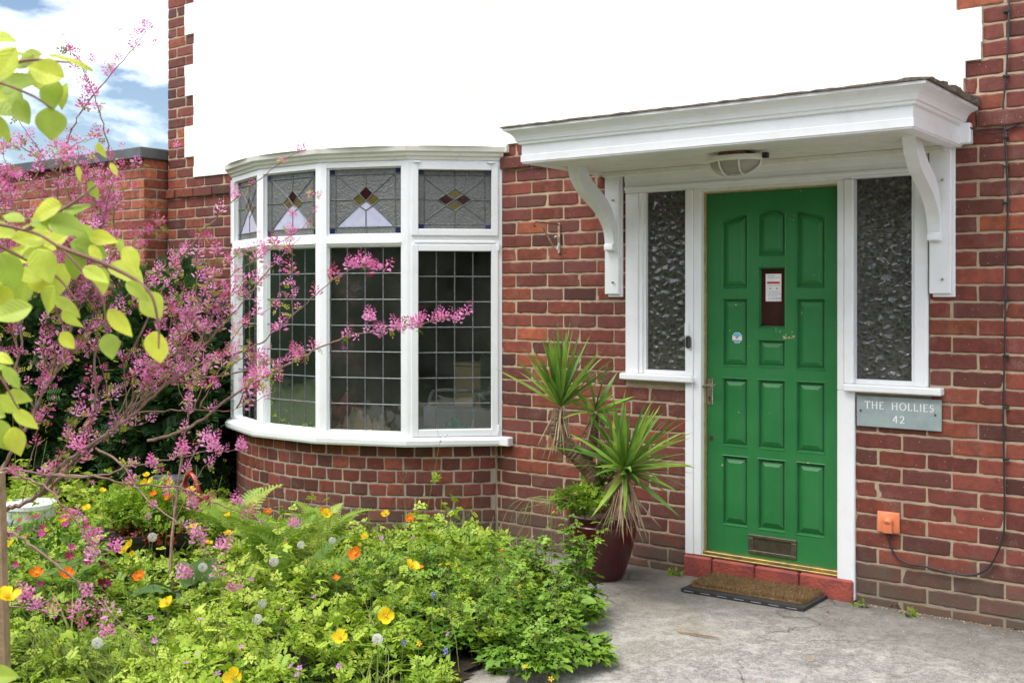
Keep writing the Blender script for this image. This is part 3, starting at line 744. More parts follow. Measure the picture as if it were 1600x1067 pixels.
mb = MB(); Bx(-2.895, -2.872, -.034, -.0225, 1.325, 1.395, bev=.002); mb.build('bell_plate', m_white, ds)
mb = MB(); Bx(-2.888, -2.856, -.046, -.0226, 1.255, 1.325, bev=.010); mb.build('bell_push', m_black, ds)
# hall darkness behind panes: inner wall
mb = MB(); Bx(-3.4, -1.5, .35, .4, -.1, 2.49); Bx(-3.42, -3.4, .1, .35, -.1, 2.49); Bx(-1.5, -1.48, .1, .35, -.1, 2.49); mb.build('hall_wall', m_room, house)

# door leaf with raised panels
door = thing('front_door', None, None, (-2.42, .05, 0)); door.parent = house; door.location = np.array([-2.42, .05, 0])-LOC[house.name]
door['label'] = 'green panelled front door with a small slot window and letter plate'
YF = .046
cols = [(-2.709, -2.552), (-2.500, -2.337), (-2.283, -2.120)]
def top_l(u): return 1.957+.035*u**.8
def top_m(u): return 1.990+.022*sin(pi*u)
def top_r(u): return 1.992-.035*(1-(1-u))**1.3
cells = []
def cst(v): return lambda u: v
for ci, (a, b) in enumerate(cols):
    cells.append((a, b, .289, cst(.676))); cells.append((a, b, .722, cst(1.100)))
cells += [(cols[0][0], cols[0][1], 1.156, cst(1.533)), (cols[2][0], cols[2][1], 1.156, cst(1.533)), (cols[0][0], cols[0][1], 1.584, top_l), (cols[2][0], cols[2][1], 1.584, top_r)]
cells += [(cols[1][0], cols[1][1], 1.160, cst(1.314)), (cols[1][0], cols[1][1], 1.756, top_m)]
glass = (cols[1][0], cols[1][1], 1.372, cst(1.703)); cells.append(glass)
mb = MB()
def rowfill(x0, x1, lst, zlo=.143, zhi=2.109):
    z = zlo
    for (zz0, ztop) in lst: mb.add([(x0, YF, z), (x1, YF, z), (x1, YF, zz0), (x0, YF, zz0)], [(0, 1, 2, 3)]); z = ztop
    mb.add([(x0, YF, z), (x1, YF, z), (x1, YF, zhi), (x0, YF, zhi)], [(0, 1, 2, 3)])
xs_ = [DL+.003, cols[0][0], cols[0][1], cols[1][0], cols[1][1], cols[2][0], cols[2][1], DR-.003]
for i in (0, 2, 4, 6): rowfill(xs_[i], xs_[i+1], [])
N = 12
for ci, (a, b) in enumerate(cols):
    cl = sorted([c for c in cells if c[0] == a], key=lambda c: c[2])
    rowfill(a, b, [(c[2], max(c[3](u/N) for u in range(N+1))) for c in cl])
    for c in cl:
        x0, x1, z0, tf = c; zm = max(tf(u/N) for u in range(N+1))
        for i in range(N):
            u0, u1 = i/N, (i+1)/N; xa, xb = x0+(x1-x0)*u0, x0+(x1-x0)*u1
            if zm-min(tf(u0), tf(u1)) > 1e-5: mb.add([(xa, YF, tf(u0)), (xb, YF, tf(u1)), (xb, YF, zm), (xa, YF, zm)], [(0, 1, 2, 3)])
        def ring(d, y):
            p = [(x0+d, y, z0+d), (x1-d, y, z0+d)]
            for i in range(N, -1, -1):
                u = i/N; p.append((x0+d+(x1-x0-2*d)*u, y, tf(u)-d))
            return p
        isg = c is glass
        rs = [ring(0, YF), ring(.004, YF-.003), ring(.009, YF+.004), ring(.011, YF+.020)]+([ring(.014, YF+.030)] if isg else [ring(.019, YF+.020), ring(.021, YF+.015), ring(.043, YF+.004)])
        m = len(rs[0])
        for r0, r1 in zip(rs[:-1], rs[1:]): mb.add(r0+r1, [(i, (i+1) % m, m+(i+1) % m, m+i) for i in range(m)])
        if not isg: mb.add(rs[-1], [tuple(range(m))])
mb.box(DL+.003, -2.51, YF+.028, YF+.050, .143, 2.109); mb.box(-2.33, DR-.003, YF+.028, YF+.050, .143, 2.109); mb.box(-2.51, -2.33, YF+.0281, YF+.050, .143, 1.365); mb.box(-2.51, -2.33, YF+.0281, YF+.050, 1.71, 2.109)
mb.box(DL+.003, DR-.003, YF, YF+.02, .1425, .1429)
mb.build('door_leaf', m_door, door)
mb = MB(); mb.box(-2.49, -2.346, YF+.026, YF+.0275, 1.378, 1.697); mb.build('glass_slot', m_dglass, door)
mb = MB(); X0, X1, ZA, ZB = -2.462, -2.370, 1.515, 1.665; yn = YF+.022
mb.box(X0, X1, yn, yn+.0015, ZA, ZB); mb.m = 1
for b_ in ((X0, X0+.002, ZA, ZB), (X1-.002, X1, ZA, ZB), (X0+.002, X1-.002, ZA, ZA+.002), (X0+.002, X1-.002, ZB-.002, ZB), (X0+.010, X1-.010, 1.610, 1.622)): mb.box(b_[0], b_[1], yn-.0006, yn, b_[2], b_[3])
mb.m = 2
for z_, n_ in ((1.652, 3), (1.642, 5), (1.600, 5), (1.566, 4), (1.556, 5), (1.546, 4), (1.534, 6), (1.526, 5)):
    x = X0+.012+random.uniform(0, .01)
    for _ in range(n_): w_ = random.uniform(.006, .016); mb.box(x, min(x+w_, X1-.006), yn-.0005, yn, z_, z_+.0028); x += w_+.003
for x in (X0+.024, X1-.03): mb.box(x, x+.007, yn-.0005, yn, 1.580, 1.590)
mb.build('notice', [m_paper, m_redink, m_ink], door, label='white printed notice with a red border behind the door glass')
mb = MB()
def octa(cx, cz, r, y, n=8): return [(cx+r*cos(pi/8+2*pi*i/n), y, cz+r*sin(pi/8+2*pi*i/n)) for i in range(n)]
sx, sz = -2.618, 1.318; ys2 = YF+.0030
mb.add(octa(sx, sz, .031, ys2), [tuple(range(8))]); mb.m = 1; mb.add(octa(sx, sz, .028, ys2-.0006), [tuple(range(8))]); mb.m = 0
mb.add([(sx-.026, ys2-.0010, sz-.012), (sx+.026, ys2-.0010, sz-.012), (sx+.025, ys2-.0010, sz+.008), (sx-.025, ys2-.0010, sz+.008)], [(0, 1, 2, 3)]); mb.m = 2
mb.add([(sx+.011*cos(t), ys2-.0014, sz+.002+.008*sin(t)*(1+.3*sin(2*t))) for t in np.linspace(0, 2*pi, 12, False)], [tuple(range(12))]); mb.add([(sx-.020, ys2-.0014, sz-.021), (sx+.020, ys2-.0014, sz-.021), (sx+.023, ys2-.0014, sz-.015), (sx-.023, ys2-.0014, sz-.015)], [(0, 1, 2, 3)])
mb.build('sticker', [m_paper, m_blueink, m_ink], door, label='small octagonal blue and white sticker')
mb = MB(); yh = YF
mb.box(-2.797, -2.760, yh-.006, yh-.0003, .945, 1.092, bev=.003); mb.build('handle_plate', m_metal, door)
mb = MB(); mb.tube([(-2.778, yh-.005, 1.052), (-2.778, yh-.045, 1.052)], .008, 8); mb.tube(smoothpath([(-2.797, yh-.048, 1.046), (-2.775, yh-.05, 1.054), (-2.745, yh-.05, 1.050), (-2.715, yh-.046, 1.060)]), .0065, 8); mb.build('door_handle', m_metal, door, True)
mb = MB(); mb.tube([(-2.778, yh-.0065, .985), (-2.778, yh-.0068, .985)], .006, 8); mb.box(-2.781, -2.775, yh-.0069, yh-.0062, .966, .982); mb.build('keyhole', m_black, door)
mb = MB(); mb.tube([(-2.772, yh-.004, .762), (-2.772, yh-.0003, .762)], .014, 14); mb.m = 1; mb.box(-2.774, -2.770, yh-.0046, yh-.0041, .752, .772); mb.build('lock_escutcheon', [m_bronze, m_black], door)
mb = MB(); lx0, lx1, lz0, lz1 = -2.548, -2.276, .160, .262
for b_ in ((lx0, lx1, lz1-.018, lz1), (lx0, lx1, lz0, lz0+.018), (lx0, lx0+.030, lz0+.0181, lz1-.0181), (lx1-.030, lx1, lz0+.0181, lz1-.0181)): mb.box(b_[0], b_[1], yh-.010, yh-.0003, b_[2], b_[3], bev=.003)
lt = mb.build('letterbox', m_bronze, door)
mb = MB(); mb.box(lx0+.0305, lx1-.0305, yh-.004, yh-.0004, lz0+.0185, lz1-.0185, bev=.0015); mb.build('letter_flap', simple('bronze_flap', (.10, .09, .055), (.06, .055, .035), 25, .5, 60, .3, .003, .5, .5), door)

# doorstep
mb = MB()
for a, b in ((-2.903, -2.735), (-2.731, -2.484), (-2.479, -2.238), (-2.233, -1.950)):
    q_ = random.uniform(-.004, .004); mb.box(a, b, -.034+q_, .02, -.02, .1155-abs(q_), bev=.009)
mb.build('doorstep', m_step, house)

# canopy
cn = thing('door_canopy', None, None, (-2.45, -.4, 2.26)); cn.parent = house; cn.location = np.array([-2.45, -.4, 2.26])-LOC[house.name]
cn['label'] = 'white moulded flat canopy on two scrolled brackets over the front door'
CX0, CX1, CY = -3.478, -1.433, -.758
prof = [(-.06, 2.250), (.0, 2.250), (.0, 2.256), (.006, 2.258), (.006, 2.292), (.002, 2.295), (.002, 2.348), (.016, 2.352), (.018, 2.364), (.026, 2.368), (.028, 2.378), (.034, 2.392), (.048, 2.408), (.066, 2.418), (.076, 2.421), (.076, 2.434), (-.06, 2.434)]
mb = MB(); mb.sweep(prof, [(CX0, -.012, -1, 0), (CX0, CY, -1, -1), (CX1, CY, 1, -1), (CX1, -.012, 1, 0)])
mb.box(CX1-.01, CX1+.052, -.055, -.001, 2.262, 2.36, bev=.006)
mb.build('fascia', m_white, cn)
mb = MB(); mb.box(CX0+.05, CX1-.05, CY+.05, -.012, 2.268, 2.285)
for i in range(7): yb = CY+.06+i*.098; mb.box(CX0+.061, CX1-.061, yb, yb+.094, 2.262, 2.2678, bev=.002)
mb.box(CX0+.061, CX1-.061, -.06, -.013, 2.262-.03, 2.2618, bev=.005)
mb.build('soffit', m_white2, cn)  # aged paint, also darker than the fascia to deepen the shade underneath
mb = MB(); V = []; nxx, nyy = 70, 16
for j in range(nyy+1):
    for i in range(nxx+1):
        x = CX0-.088+(CX1-CX0+.176)*i/nxx; y = CY-.088+(-CY+.085)*j/nyy
        ed = (i in (0, nxx))+(j == 0); V.append((x+(random.uniform(-.008, .012) if i in (0, nxx) else 0), y+(random.uniform(-.004, .006) if j == 0 else 0), 2.442+.028*j/nyy+random.uniform(0, .004 if i < nxx-3 else .014)-(.001 if ed else 0)))
nt = len(V); n = nxx+1
for p in V[:nt]: mb_ = p
Vb = [(p[0], p[1], 2.4345+random.uniform(0, .001)) for p in V]
ringi = list(range(n))+[j*n+nxx for j in range(1, nyy+1)]
fs = [(j*n+i, j*n+i+1, (j+1)*n+i+1, (j+1)*n+i) for j in range(nyy) for i in range(nxx)]
fs += [(i, nt+i, nt+i+1, i+1) for i in range(nxx)]+[(j*n+nxx, nt+j*n+nxx, nt+(j+1)*n+nxx, (j+1)*n+nxx) for j in range(nyy)]+[(j*n, (j+1)*n, nt+(j+1)*n, nt+j*n) for j in range(nyy)]
fs += [(nt+j*n+i, nt+(j+1)*n+i, nt+(j+1)*n+i+1, nt+j*n+i+1) for j in range(nyy) for i in range(nxx)]
mb.add(V+Vb, fs); mb.build('roof_felt', m_felt, cn)
# brackets
outp = smoothpath([(-.440, 2.262), (-.418, 2.200), (-.350, 2.127), (-.255, 2.072), (-.150, 2.012), (-.075, 1.930), (-.055, 1.850), (-.055, 1.826)], 4)
inp_ = smoothpath([(-.335, 2.262), (-.305, 2.215), (-.235, 2.165), (-.150, 2.115), (-.085, 2.060), (-.045, 1.985), (-.031, 1.90), (-.030, 1.826)], 4)
def bracket(xc, w_, p0, p1):
    mb = MB()
    for i in range(len(outp)-1):
        a, b, c_, d = outp[i], outp[i+1], inp_[i+1], inp_[i]
        vs = [(xc-w_, a[0], a[1]), (xc-w_, b[0], b[1]), (xc-w_, c_[0], c_[1]), (xc-w_, d[0], d[1]), (xc+w_, a[0], a[1]), (xc+w_, b[0], b[1]), (xc+w_, c_[0], c_[1]), (xc+w_, d[0], d[1])]
        mb.add(vs, [(0, 1, 2, 3), (7, 6, 5, 4), (4, 5, 1, 0), (3, 2, 6, 7)])
    mb.box(xc-w_-.002, xc+w_+.002, -.066, -.031, 1.808, 1.848, bev=.005)
    mb.build('bracket', m_white, cn, True)
    mb = MB(); mb.box(p0, p1-.006, -.031, -.012, 1.556, 2.2615, bev=.003); mb.box(p0+.012, p1+.008, -.012, .004, 1.540, 2.2612, bev=.002)
    for z_ in (1.625, 2.10): mb.m = 1; mb.tube([((p0+p1)/2+.01, -.0315, z_), ((p0+p1)/2+.01, -.044, z_-.002)], .006, 8)
    mb.build('bracket_back_board', [m_white, m_metal], cn)
bracket(-3.372, .030, -3.418, -3.318); bracket(-1.548, .030, -1.577, -1.470)

# ------------------------------------------------------------------ things on the wall
pl = thing('porch_light', 'oval bulkhead lamp with white cage fixed under the door canopy', 'lamp', (-2.41, -.41, 2.262))
mb = MB(); mb.box(-2.47, -2.33, -.48, -.34, 2.243, 2.2615, bev=.003); mb.build('mounting_block', m_dwood, pl)
mb = MB(); mb.lathe([(.001, 2.243), (.145, 2.243), (.150, 2.236), (.150, 2.222), (.142, 2.216), (.128, 2.216), (.126, 2.222)], (-2.41, -.41, 0), 40, 1, .58)
for a in (0,):
    mb.tube([(-2.41+.140*cos(t), -.41, 2.220-.078*sin(t)) for t in np.linspace(0, pi, 17)], .005, 6)
for xx in (-.055, .055): mb.tube([(-2.41+xx*(1-.15*sin(t)), -.41+.077*cos(t), 2.220-.070*sin(t)) for t in np.linspace(0, pi, 13)], .005, 6)
mb.build('cage', m_rust if False else m_white2, pl, True)
mb = MB(); mb.lathe([(.132*cos(t)+1e-4, 2.221-.068*sin(t)) for t in np.linspace(0, pi/2, 10)], (-2.41, -.41, 0), 36, 1, .54); mb.build('globe', m_lampglass, pl, True)
mb = MB(); mb.box(-2.262, -2.235, -.425, -.395, 2.222, 2.250, bev=.003); mb.build('cable_entry', m_black, pl)

hb = thing('basket_bracket', 'rusty white scrolled hanging basket bracket screwed to the brick', 'bracket', (-3.757, 0, 1.80))
mb = MB(); mb.box(-3.765, -3.749, -.010, -.003, 1.800, 1.985, bev=.002); mb.build('back_plate', m_rust, hb)
mb = MB(); P_ = [(-3.757, -.008, 1.976), (-3.76, -.12, 1.979), (-3.765, -.235, 1.980)]; mb.tube(P_, .005, 6); mb.tube(smoothpath([(-3.765, -.235, 1.980), (-3.765, -.255, 1.970), (-3.765, -.250, 1.955), (-3.765, -.235, 1.958)]), .005, 6); mb.build('arm', simple('rust', (.28, .10, .04), (.16, .06, .03), 40, .85), hb, True)
mb = MB(); mb.tube(smoothpath([(-3.765, -.19, 1.976), (-3.76, -.12, 1.90), (-3.757, -.05, 1.825), (-3.757, -.022, 1.832), (-3.757, -.012, 1.87), (-3.757, -.03, 1.905), (-3.757, -.055, 1.895)], 6), .0052, 6); mb.build('scroll', m_rust, hb, True)

sg = thing('house_sign', 'slate house name sign reading THE HOLLIES 42 below the right sidelight', 'sign', (-1.73, 0, .89))
mb = MB(); mb.box(-1.936, -1.524, -.016, -.002, .893, 1.046, bev=.003); mb.build('slate', m_slate, sg)
mb = MB()
def ribbon(pts, w0, w1, y, x0, z0, sc):
    # broad-nib lettering: thick on verticals, thin on horizontals
    P = [np.array(p, float) for p in pts]; L_ = []
    for i, p in enumerate(P):
        d = P[min(i+1, len(P)-1)]-P[max(i-1, 0)]; d = d/(np.linalg.norm(d)+1e-9); w_ = w0+(w1-w0)*abs(d[1])
        nrm_ = np.array([-d[1], d[0]])*w_/2; L_.append((p-nrm_, p+nrm_))
    for i in range(len(L_)-1):
        a, b = L_[i]; c_, d = L_[i+1]
        mb.add([(x0+q_[0]*sc, y, z0+q_[1]*sc) for q_ in (a, c_, d, b)], [(0, 1, 2, 3)])
def glyph(ch, x0, z0, sc, y):
    A_ = lambda cx, cy, rx, ry, t0, t1, n=14: [(cx+rx*cos(t), cy+ry*sin(t)) for t in np.linspace(t0, t1, n)]
    G_ = {'T': [[(.35, 0), (.35, 1)], [(0, .97), (.7, .97)], [(.01, .84), (.01, 1)], [(.69, .84), (.69, 1)], [(.25, .02), (.45, .02)]],
          'H': [[(.08, 0), (.08, 1)], [(.68, 0), (.68, 1)], [(.08, .52), (.68, .52)], [(0, .02), (.18, .02)], [(.58, .02), (.78, .02)], [(0, .98), (.18, .98)], [(.58, .98), (.78, .98)]],
          'E': [[(.08, 0), (.08, 1)], [(0, .03), (.50, .03)], [(0, .97), (.48, .97)], [(.08, .52), (.40, .52)], [(.50, 0), (.50, .13)], [(.48, .87), (.48, 1)]],
          'O': [A_(.42, .5, .40, .48, 0, 2*pi, 24)],
          'L': [[(.08, 0), (.08, 1)], [(0, .03), (.48, .03)], [(.48, 0), (.48, .16)], [(0, .98), (.18, .98)]],
          'I': [[(.08, 0), (.08, 1)], [(0, .02), (.17, .02)], [(0, .98), (.17, .98)]],
          'S': [A_(.27, .74, .20, .24, .35, pi*1.0, 8)+A_(.27, .72, .20, .20, pi*1.05, pi*1.5, 6)[:-1]+A_(.25, .27, .22, .25, pi*.5, -pi*.5, 10)+A_(.25, .25, .22, .23, -pi*.55, -pi*.9, 5)],
          '4': [[(.46, 0), (.46, 1), ], [(.46, 1), (.02, .30)], [(.02, .28), (.66, .28)]],
          '2': [A_(.27, .70, .24, .28, pi*.95, -.25, 12)+[(.30, .30), (.04, .04)], [(.03, .03), (.56, .03)], [(.56, 0), (.56, .12)]]}
    W_ = {'T': .70, 'H': .78, 'E': .54, 'O': .84, 'L': .52, 'I': .17, 'S': .50, '4': .66, '2': .58}
    for i, st in enumerate(G_[ch]): ribbon(st, .075, .15, y-.0002*i, x0, z0, sc)
    return W_[ch]*sc
sc = .036; adv = .010
def wid(t): return sum({'T': .70, 'H': .78, 'E': .54, 'O': .84, 'L': .52, 'I': .17, 'S': .50, '4': .66, '2': .58, ' ': .6}[c_]*sc+adv for c_ in t)-adv
for txt, zc in (('THE HOLLIES', .984), ('42', .920)):
    x = -1.727-wid(txt)/2
    for ch in txt+'|':
        if ch in ' |': mb.build('lettering', m_letter, sg); mb = MB(); x += .6*sc+adv
        else: x += glyph(ch, x, zc, sc, -.0165)+adv
for x in (-1.915, -1.552): mb = MB(); mb.tube([(x, -.0165, .972), (x, -.0205, .972)], .005, 8); mb.build('screw', m_bronze, sg)

oc = thing('cable_cover', 'square terracotta plastic cable cover on the brick right of the door', 'cable cover', (-1.78, 0, .37))
mb = MB(); mb.box(-1.834, -1.724, -.012, -.001, .375, .478, bev=.003); mb.tube([(-1.778, -.012, .432), (-1.778, -.026, .430), (-1.778, -.034, .426)], [.027, .023, .012], 16)
mb.prism([(-1.800, .376), (-1.756, .376), (-1.758, .43), (-1.798, .43)], .012, .030, lambda a, b, c_: (a, -c_, b)); mb.build('moulded_plate', m_orange, oc, True)
cb = MB()
cps = [(-1.225, 5.1), (-1.216, 4.2), (-1.217, 3.4), (-1.221, 2.918), (-1.226, 2.72), (-1.234, 2.563), (-1.246, 2.431), (-1.240, 2.296), (-1.230, 2.13), (-1.226, 1.968), (-1.233, 1.75), (-1.237, 1.552), (-1.240, 1.28), (-1.246, 1.016), (-1.242, .73), (-1.240, .50), (-1.252, .40), (-1.296, .294), (-1.345, .243), (-1.41, .222), (-1.50, .224), (-1.60, .236), (-1.67, .236), (-1.735, .262), (-1.769, .320), (-1.779, .376)]
cb.tube(smoothpath([(x, -.012 if z > .5 else -.018, z) for x, z in cps], 5), .0048, 6)
cb.tube(smoothpath([(-1.384, -.05, 2.335), (-1.355, -.035, 2.318), (-1.31, -.02, 2.305), (-1.236, -.013, 2.312), (-1.14, -.012, 2.355), (-1.0, -.012, 2.41)], 5), .0038, 6)
o = cb.build('wall_cable', m_black, None, True, loc=(-1.24, -.01, .22)); tag(o, 'black cable clipped down the brick wall and looping to the cover', 'cable')
for z_ in (2.86, 2.56, 2.275, 2.14, 1.97, 1.52, 1.26, 1.02, .78):
    cb = MB(); cb.box(-1.248, -1.222, -.020, -.002, z_, z_+.012, bev=.002); cb.build('clip', m_black, o)

# doormat
dm = thing('doormat', 'brown coir doormat on a black rubber base before the door step', 'doormat', (-2.41, -.2, 0))
mp = lambda u, v, z: ((-2.742+.655*u)+.008*v, -.362+.030*u+.325*v, z)
mb = MB(); mb.box(0, 1, 0, 1, .006, .022, lambda x, y, z: mp(x, y, z), 0)
mb.m = 1
for i in range(7):
    mb.box(.03+i*.14, .11+i*.14, -.0035, -.0005, .012, .0145, lambda x, y, z: mp(x, y, z))
mb.build('rubber_base', [m_rubber, m_pale], dm)
mb = MB(); V = []; nxx, nyy = 64, 30
for j in range(nyy+1):
    for i in range(nxx+1):
        e_ = (i in (0, nxx)) or (j in (0, nyy)); u, v = .035+.93*i/nxx, .17+.80*j/nyy
        u += random.uniform(-.004, .004); v += random.uniform(-.008, .008); V.append(mp(u, v, (.024 if e_ else .044+.006*sin(u*9)*cos(v*5)+random.uniform(-.004, .004))))
mb.add(V, [(j*(nxx+1)+i, j*(nxx+1)+i+1, (j+1)*(nxx+1)+i+1, (j+1)*(nxx+1)+i) for j in range(nyy) for i in range(nxx)])
cp = mb.build('coir_pile', m_coir, dm)
nb = 15000; u = rng.uniform(.03, .97, nb); v = rng.uniform(.165, .975, nb)
P = np.array([mp(a, b, .038+.006*sin(a*9)*cos(b*5)) for a, b in zip(u, v)]); dr_ = np.stack([rng.normal(0, .45, nb), rng.normal(-.1, .45, nb), np.ones(nb)], 1)
bl = tri([(0, .05, 0), (0, -.05, 0), (1, 0, 0)], [(0, 1, 2)])
V, F, T = scatter([bl], P, frames(dr_, rng.uniform(0, 6, nb)), rng.uniform(.012, .022, nb), rng.uniform(0, 1, nb))
m_coir2 = leafmat('coir_bristle', [(0, (.10, .06, .025)), (.5, (.25, .155, .065)), (1, (.40, .28, .14))], .85, .1)
npmesh('bristles', V, F, T, m_coir2, dm)

# ------------------------------------------------------------------ pot + yucca
PC = np.array([-3.235, -.345, 0])
pot = thing('plant_pot', 'dark red glazed plant pot beside the front door', 'plant pot', PC)
mb = MB(); mb.lathe([(.001, .006), (.105, .006), (.112, .002), (.118, .012), (.135, .06), (.158, .13), (.178, .21), (.190, .27), (.192, .300), (.186, .306), (.188, .312), (.192, .318), (.196, .345), (.200, .352), (.196, .360), (.180, .358), (.172, .330), (.170, .30)], PC, 48)
mb.build('glazed_body', m_pot, pot, True)
mb = MB(); mb.lathe([(.168, .318), (.10, .325), (.001, .33)], PC, 24); mb.build('compost', m_soil, pot)
yu = thing('yucca', 'potted yucca with three spiky green crowns and hanging dead leaves', 'plant', PC+[0, 0, .32])
YT = 5.68
yp = lambda px, py, t=YT: at(px, py, t)
t1 = [yp(930, 790), yp(926, 745), yp(905, 715), yp(878, 690), yp(870, 665), yp(873, 640)]
t2 = [yp(915, 722), yp(925, 700), yp(928, 670), yp(930, 648)]
t3 = [yp(945, 790, 5.6), yp(955, 770, 5.55), yp(970, 752, 5.5), yp(976, 742, 5.5)]
mb = MB()
for pth, ra, rb in ((t1, .050, .030), (t2, .026, .018), (t3, .04, .034)):
    sp = smoothpath(pth, 12); n_ = len(sp); mb.tube(sp, [(ra+(rb-ra)*i/n_)*(1+.09*(i % 2)+random.uniform(-.05, .05)) for i in range(n_)], 14)
mb.build('trunk', m_trunk, yu, True)
def crown(c, n_, L0, L1, axis, spread, droop, parent, tips=None):
    out = []
    for i in range(n_):
        az = rng.uniform(0, 2*pi); el = (rng.uniform(0, 1)**.8)*spread
        a = unit(axis); u_ = unit(np.cross(a, [.3, .9, .2])); v_ = np.cross(a, u_)
        d = a*cos(el)+(u_*cos(az)+v_*sin(az))*sin(el)
        L = rng.uniform(L0, L1)*(1-.15*(el > 1.4)); dr = droop*max(.05, sin(min(el, 1.57)))*rng.uniform(.4, 1.4)
        tv, tf = t_blade(9, .037*(.36/L)*rng.uniform(.75, 1.1), dr*.8, .35)
        tv = tv.copy(); w_ = tv[:, 0]; tv[:, 1] *= .5+1.2*np.clip(w_*2.2, 0, 1)*.6
        V_, F_, T_ = scatter([(tv, tf)], np.array([c+d*.015]), frames(np.array([d]), np.array([rng.normal(0, .5)])), np.array([L]), np.array([rng.uniform(.15, 1)]))
        out.append((V_, F_, T_))
    V_, F_, T_ = merge(out); return npmesh('leaf_crown', V_, F_, T_, m_yucca, parent, True)
c1, c2, c3 = yp(875, 636), yp(930, 645), yp(976, 738, 5.5)
crown(c1, 58, .30, .44, (0.12, -.1, 1), 1.2, .25, yu)
crown(c2, 24, .12, .30, (0.2, -.2, .8), 1.6, .3, yu)
crown(c3, 84, .32, .50, (.25, -.25, .85), 1.6, .5, yu)
def deadskirt(c, n_, L, parent):
    d = np.stack([rng.normal(0, .28, n_), rng.normal(-.05, .28, n_), np.full(n_, -1.)], 1)
    P = c+np.stack([rng.normal(0, .020, n_), rng.normal(0, .020, n_), rng.uniform(-.05, .01, n_)], 1)
    T_ = [t_blade(6, .022, .0, .5), t_blade(6, .016, .15, .7)]
    V_, F_, Ti = scatter(T_, P, frames(d, rng.uniform(-1.5, 1.5, n_), (0, -1, .1)), rng.uniform(L*.5, L, n_), rng.uniform(0.2, 1, n_))
    npmesh('dead_leaves', V_, F_, Ti, m_dry, parent)
deadskirt(c1, 46, .27, yu); deadskirt(c2, 20, .24, yu); deadskirt(c3+[0, 0, -.01], 60, .34, yu)

def foliage_blob(center, rad, n_, temps, sc, mat, name, parent=None, loc=None, tl=0, th=1, outward=.7, shell=.5, tag_=None):
    # leaves spread through an ellipsoid volume
    d = rng.normal(0, 1, (n_, 3)); d /= np.linalg.norm(d, axis=1, keepdims=True); r = (rng.uniform(shell**3, 1, n_))**(1/3)
    lump = 1+.18*np.sin(d[:, 0]*5+1)*np.cos(d[:, 1]*4+d[:, 2]*5)
    P = center+d*(r*lump)[:, None]*np.array(rad)
    dr = d*outward+rng.normal(0, .5, (n_, 3))+np.array([0, 0, .15])
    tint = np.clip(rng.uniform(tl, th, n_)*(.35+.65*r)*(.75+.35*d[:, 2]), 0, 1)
    V_, F_, T_ = scatter(temps, P, frames(dr, rng.normal(0, .6, n_)), rng.uniform(sc*.6, sc*1.3, n_), tint)
    return npmesh(name, V_, F_, T_, mat, parent, loc=loc)
# weeds growing in the pot
pw = thing('pot_weed', 'small bright weeds trailing over the rim of the red pot', 'plant', PC+[0, -.05, .33])
foliage_blob(yp(905, 778, 5.58), (.13, .09, .06), 170, T_FERNY, .045, m_cover, 'foliage', pw, tl=.3)
foliage_blob(yp(958, 752, 5.6), (.10, .05, .10), 110, T_PALM, .035, m_cover, 'foliage', pw, tl=.1, th=.6)
mb = MB()
for i in range(16):
    x0 = yp(895+random.uniform(-15, 25), 785, 5.55); x1 = x0+np.array([random.uniform(-.30, -.02), random.uniform(-.1, .02), random.uniform(-.04, .10)]); x2 = x1+np.array([random.uniform(-.12, 0), -.03, random.uniform(-.22, -.05)])
    mb.cur = (random.uniform(.5, 1),)*3; mb.tube(smoothpath([x0, x1, x2], 6), .0015, 4)
mb.build('stem', m_stem, pw)

# ------------------------------------------------------------------ neighbouring flat-roofed building
nb_ = thing('flat_roofed_outbuilding', 'orange brick flat-roofed outbuilding left of the house', 'outbuilding', (-10, -.18, 0))
mb = MB(); GY = -.18
for k_ in range(-1, 32):
    z0 = Z0+k_*CH
    if z0+CH > 2.66: break
    lay(mb, k_, -13.2, -7.70, 0, BL, lambda s, d, z: (s, GY-d, z))
    lay(mb, k_, GY, .12, 0, BL, lambda s, d, z: (-7.70+d, s, z), ph=GY+(0 if k_ % 2 else .12))
mb.build('brick_wall', m_gbrick, nb_)
mb = MB(); mb.box(-13.2, -7.704, GY+.004, 3.5, -.1, 2.66); mb.build('mortar', m_mortar2, nb_)
mb = MB(); mb.box(-13.3, -7.66, GY-.06, 3.6, 2.655, 2.745, bev=.006); mb.build('roof_edge', m_greyfascia, nb_)
mb = MB(); mb.box(-8.32, -8.18, GY-.012, GY+.02, 1.80, 1.94); mb.build('vent', m_white, nb_)

# ------------------------------------------------------------------ conifers beside the house
def conifer(name, label, cen, rad, n_, mat, cat='hedge', sc=.12):
    t = thing(name, label, cat, (cen[0], cen[1], 0))
    mb = MB(); mb.tube([(cen[0], cen[1], 0), (cen[0], cen[1], cen[2])], .04, 7); mb.build('trunk', m_bark, t)
    foliage_blob(np.array(cen), rad, n_, [t_pinnate(7, .34, .09, True, .35), t_pinnate(6, .40, .11, True, .2)], sc, mat, 'foliage', t, outward=.9, shell=.72)
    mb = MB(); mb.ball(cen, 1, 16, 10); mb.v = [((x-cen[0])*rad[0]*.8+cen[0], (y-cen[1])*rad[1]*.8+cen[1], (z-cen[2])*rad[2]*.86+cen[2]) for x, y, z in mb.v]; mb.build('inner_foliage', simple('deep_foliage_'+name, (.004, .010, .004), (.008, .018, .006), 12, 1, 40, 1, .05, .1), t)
    return t
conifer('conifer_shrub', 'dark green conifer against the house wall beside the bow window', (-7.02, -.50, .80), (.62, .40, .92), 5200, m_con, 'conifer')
conifer('conifer_shrub', 'dark green conifer before the orange brick outbuilding', (-7.95, -.95, .78), (.72, .5, .85), 4600, m_con, 'conifer')
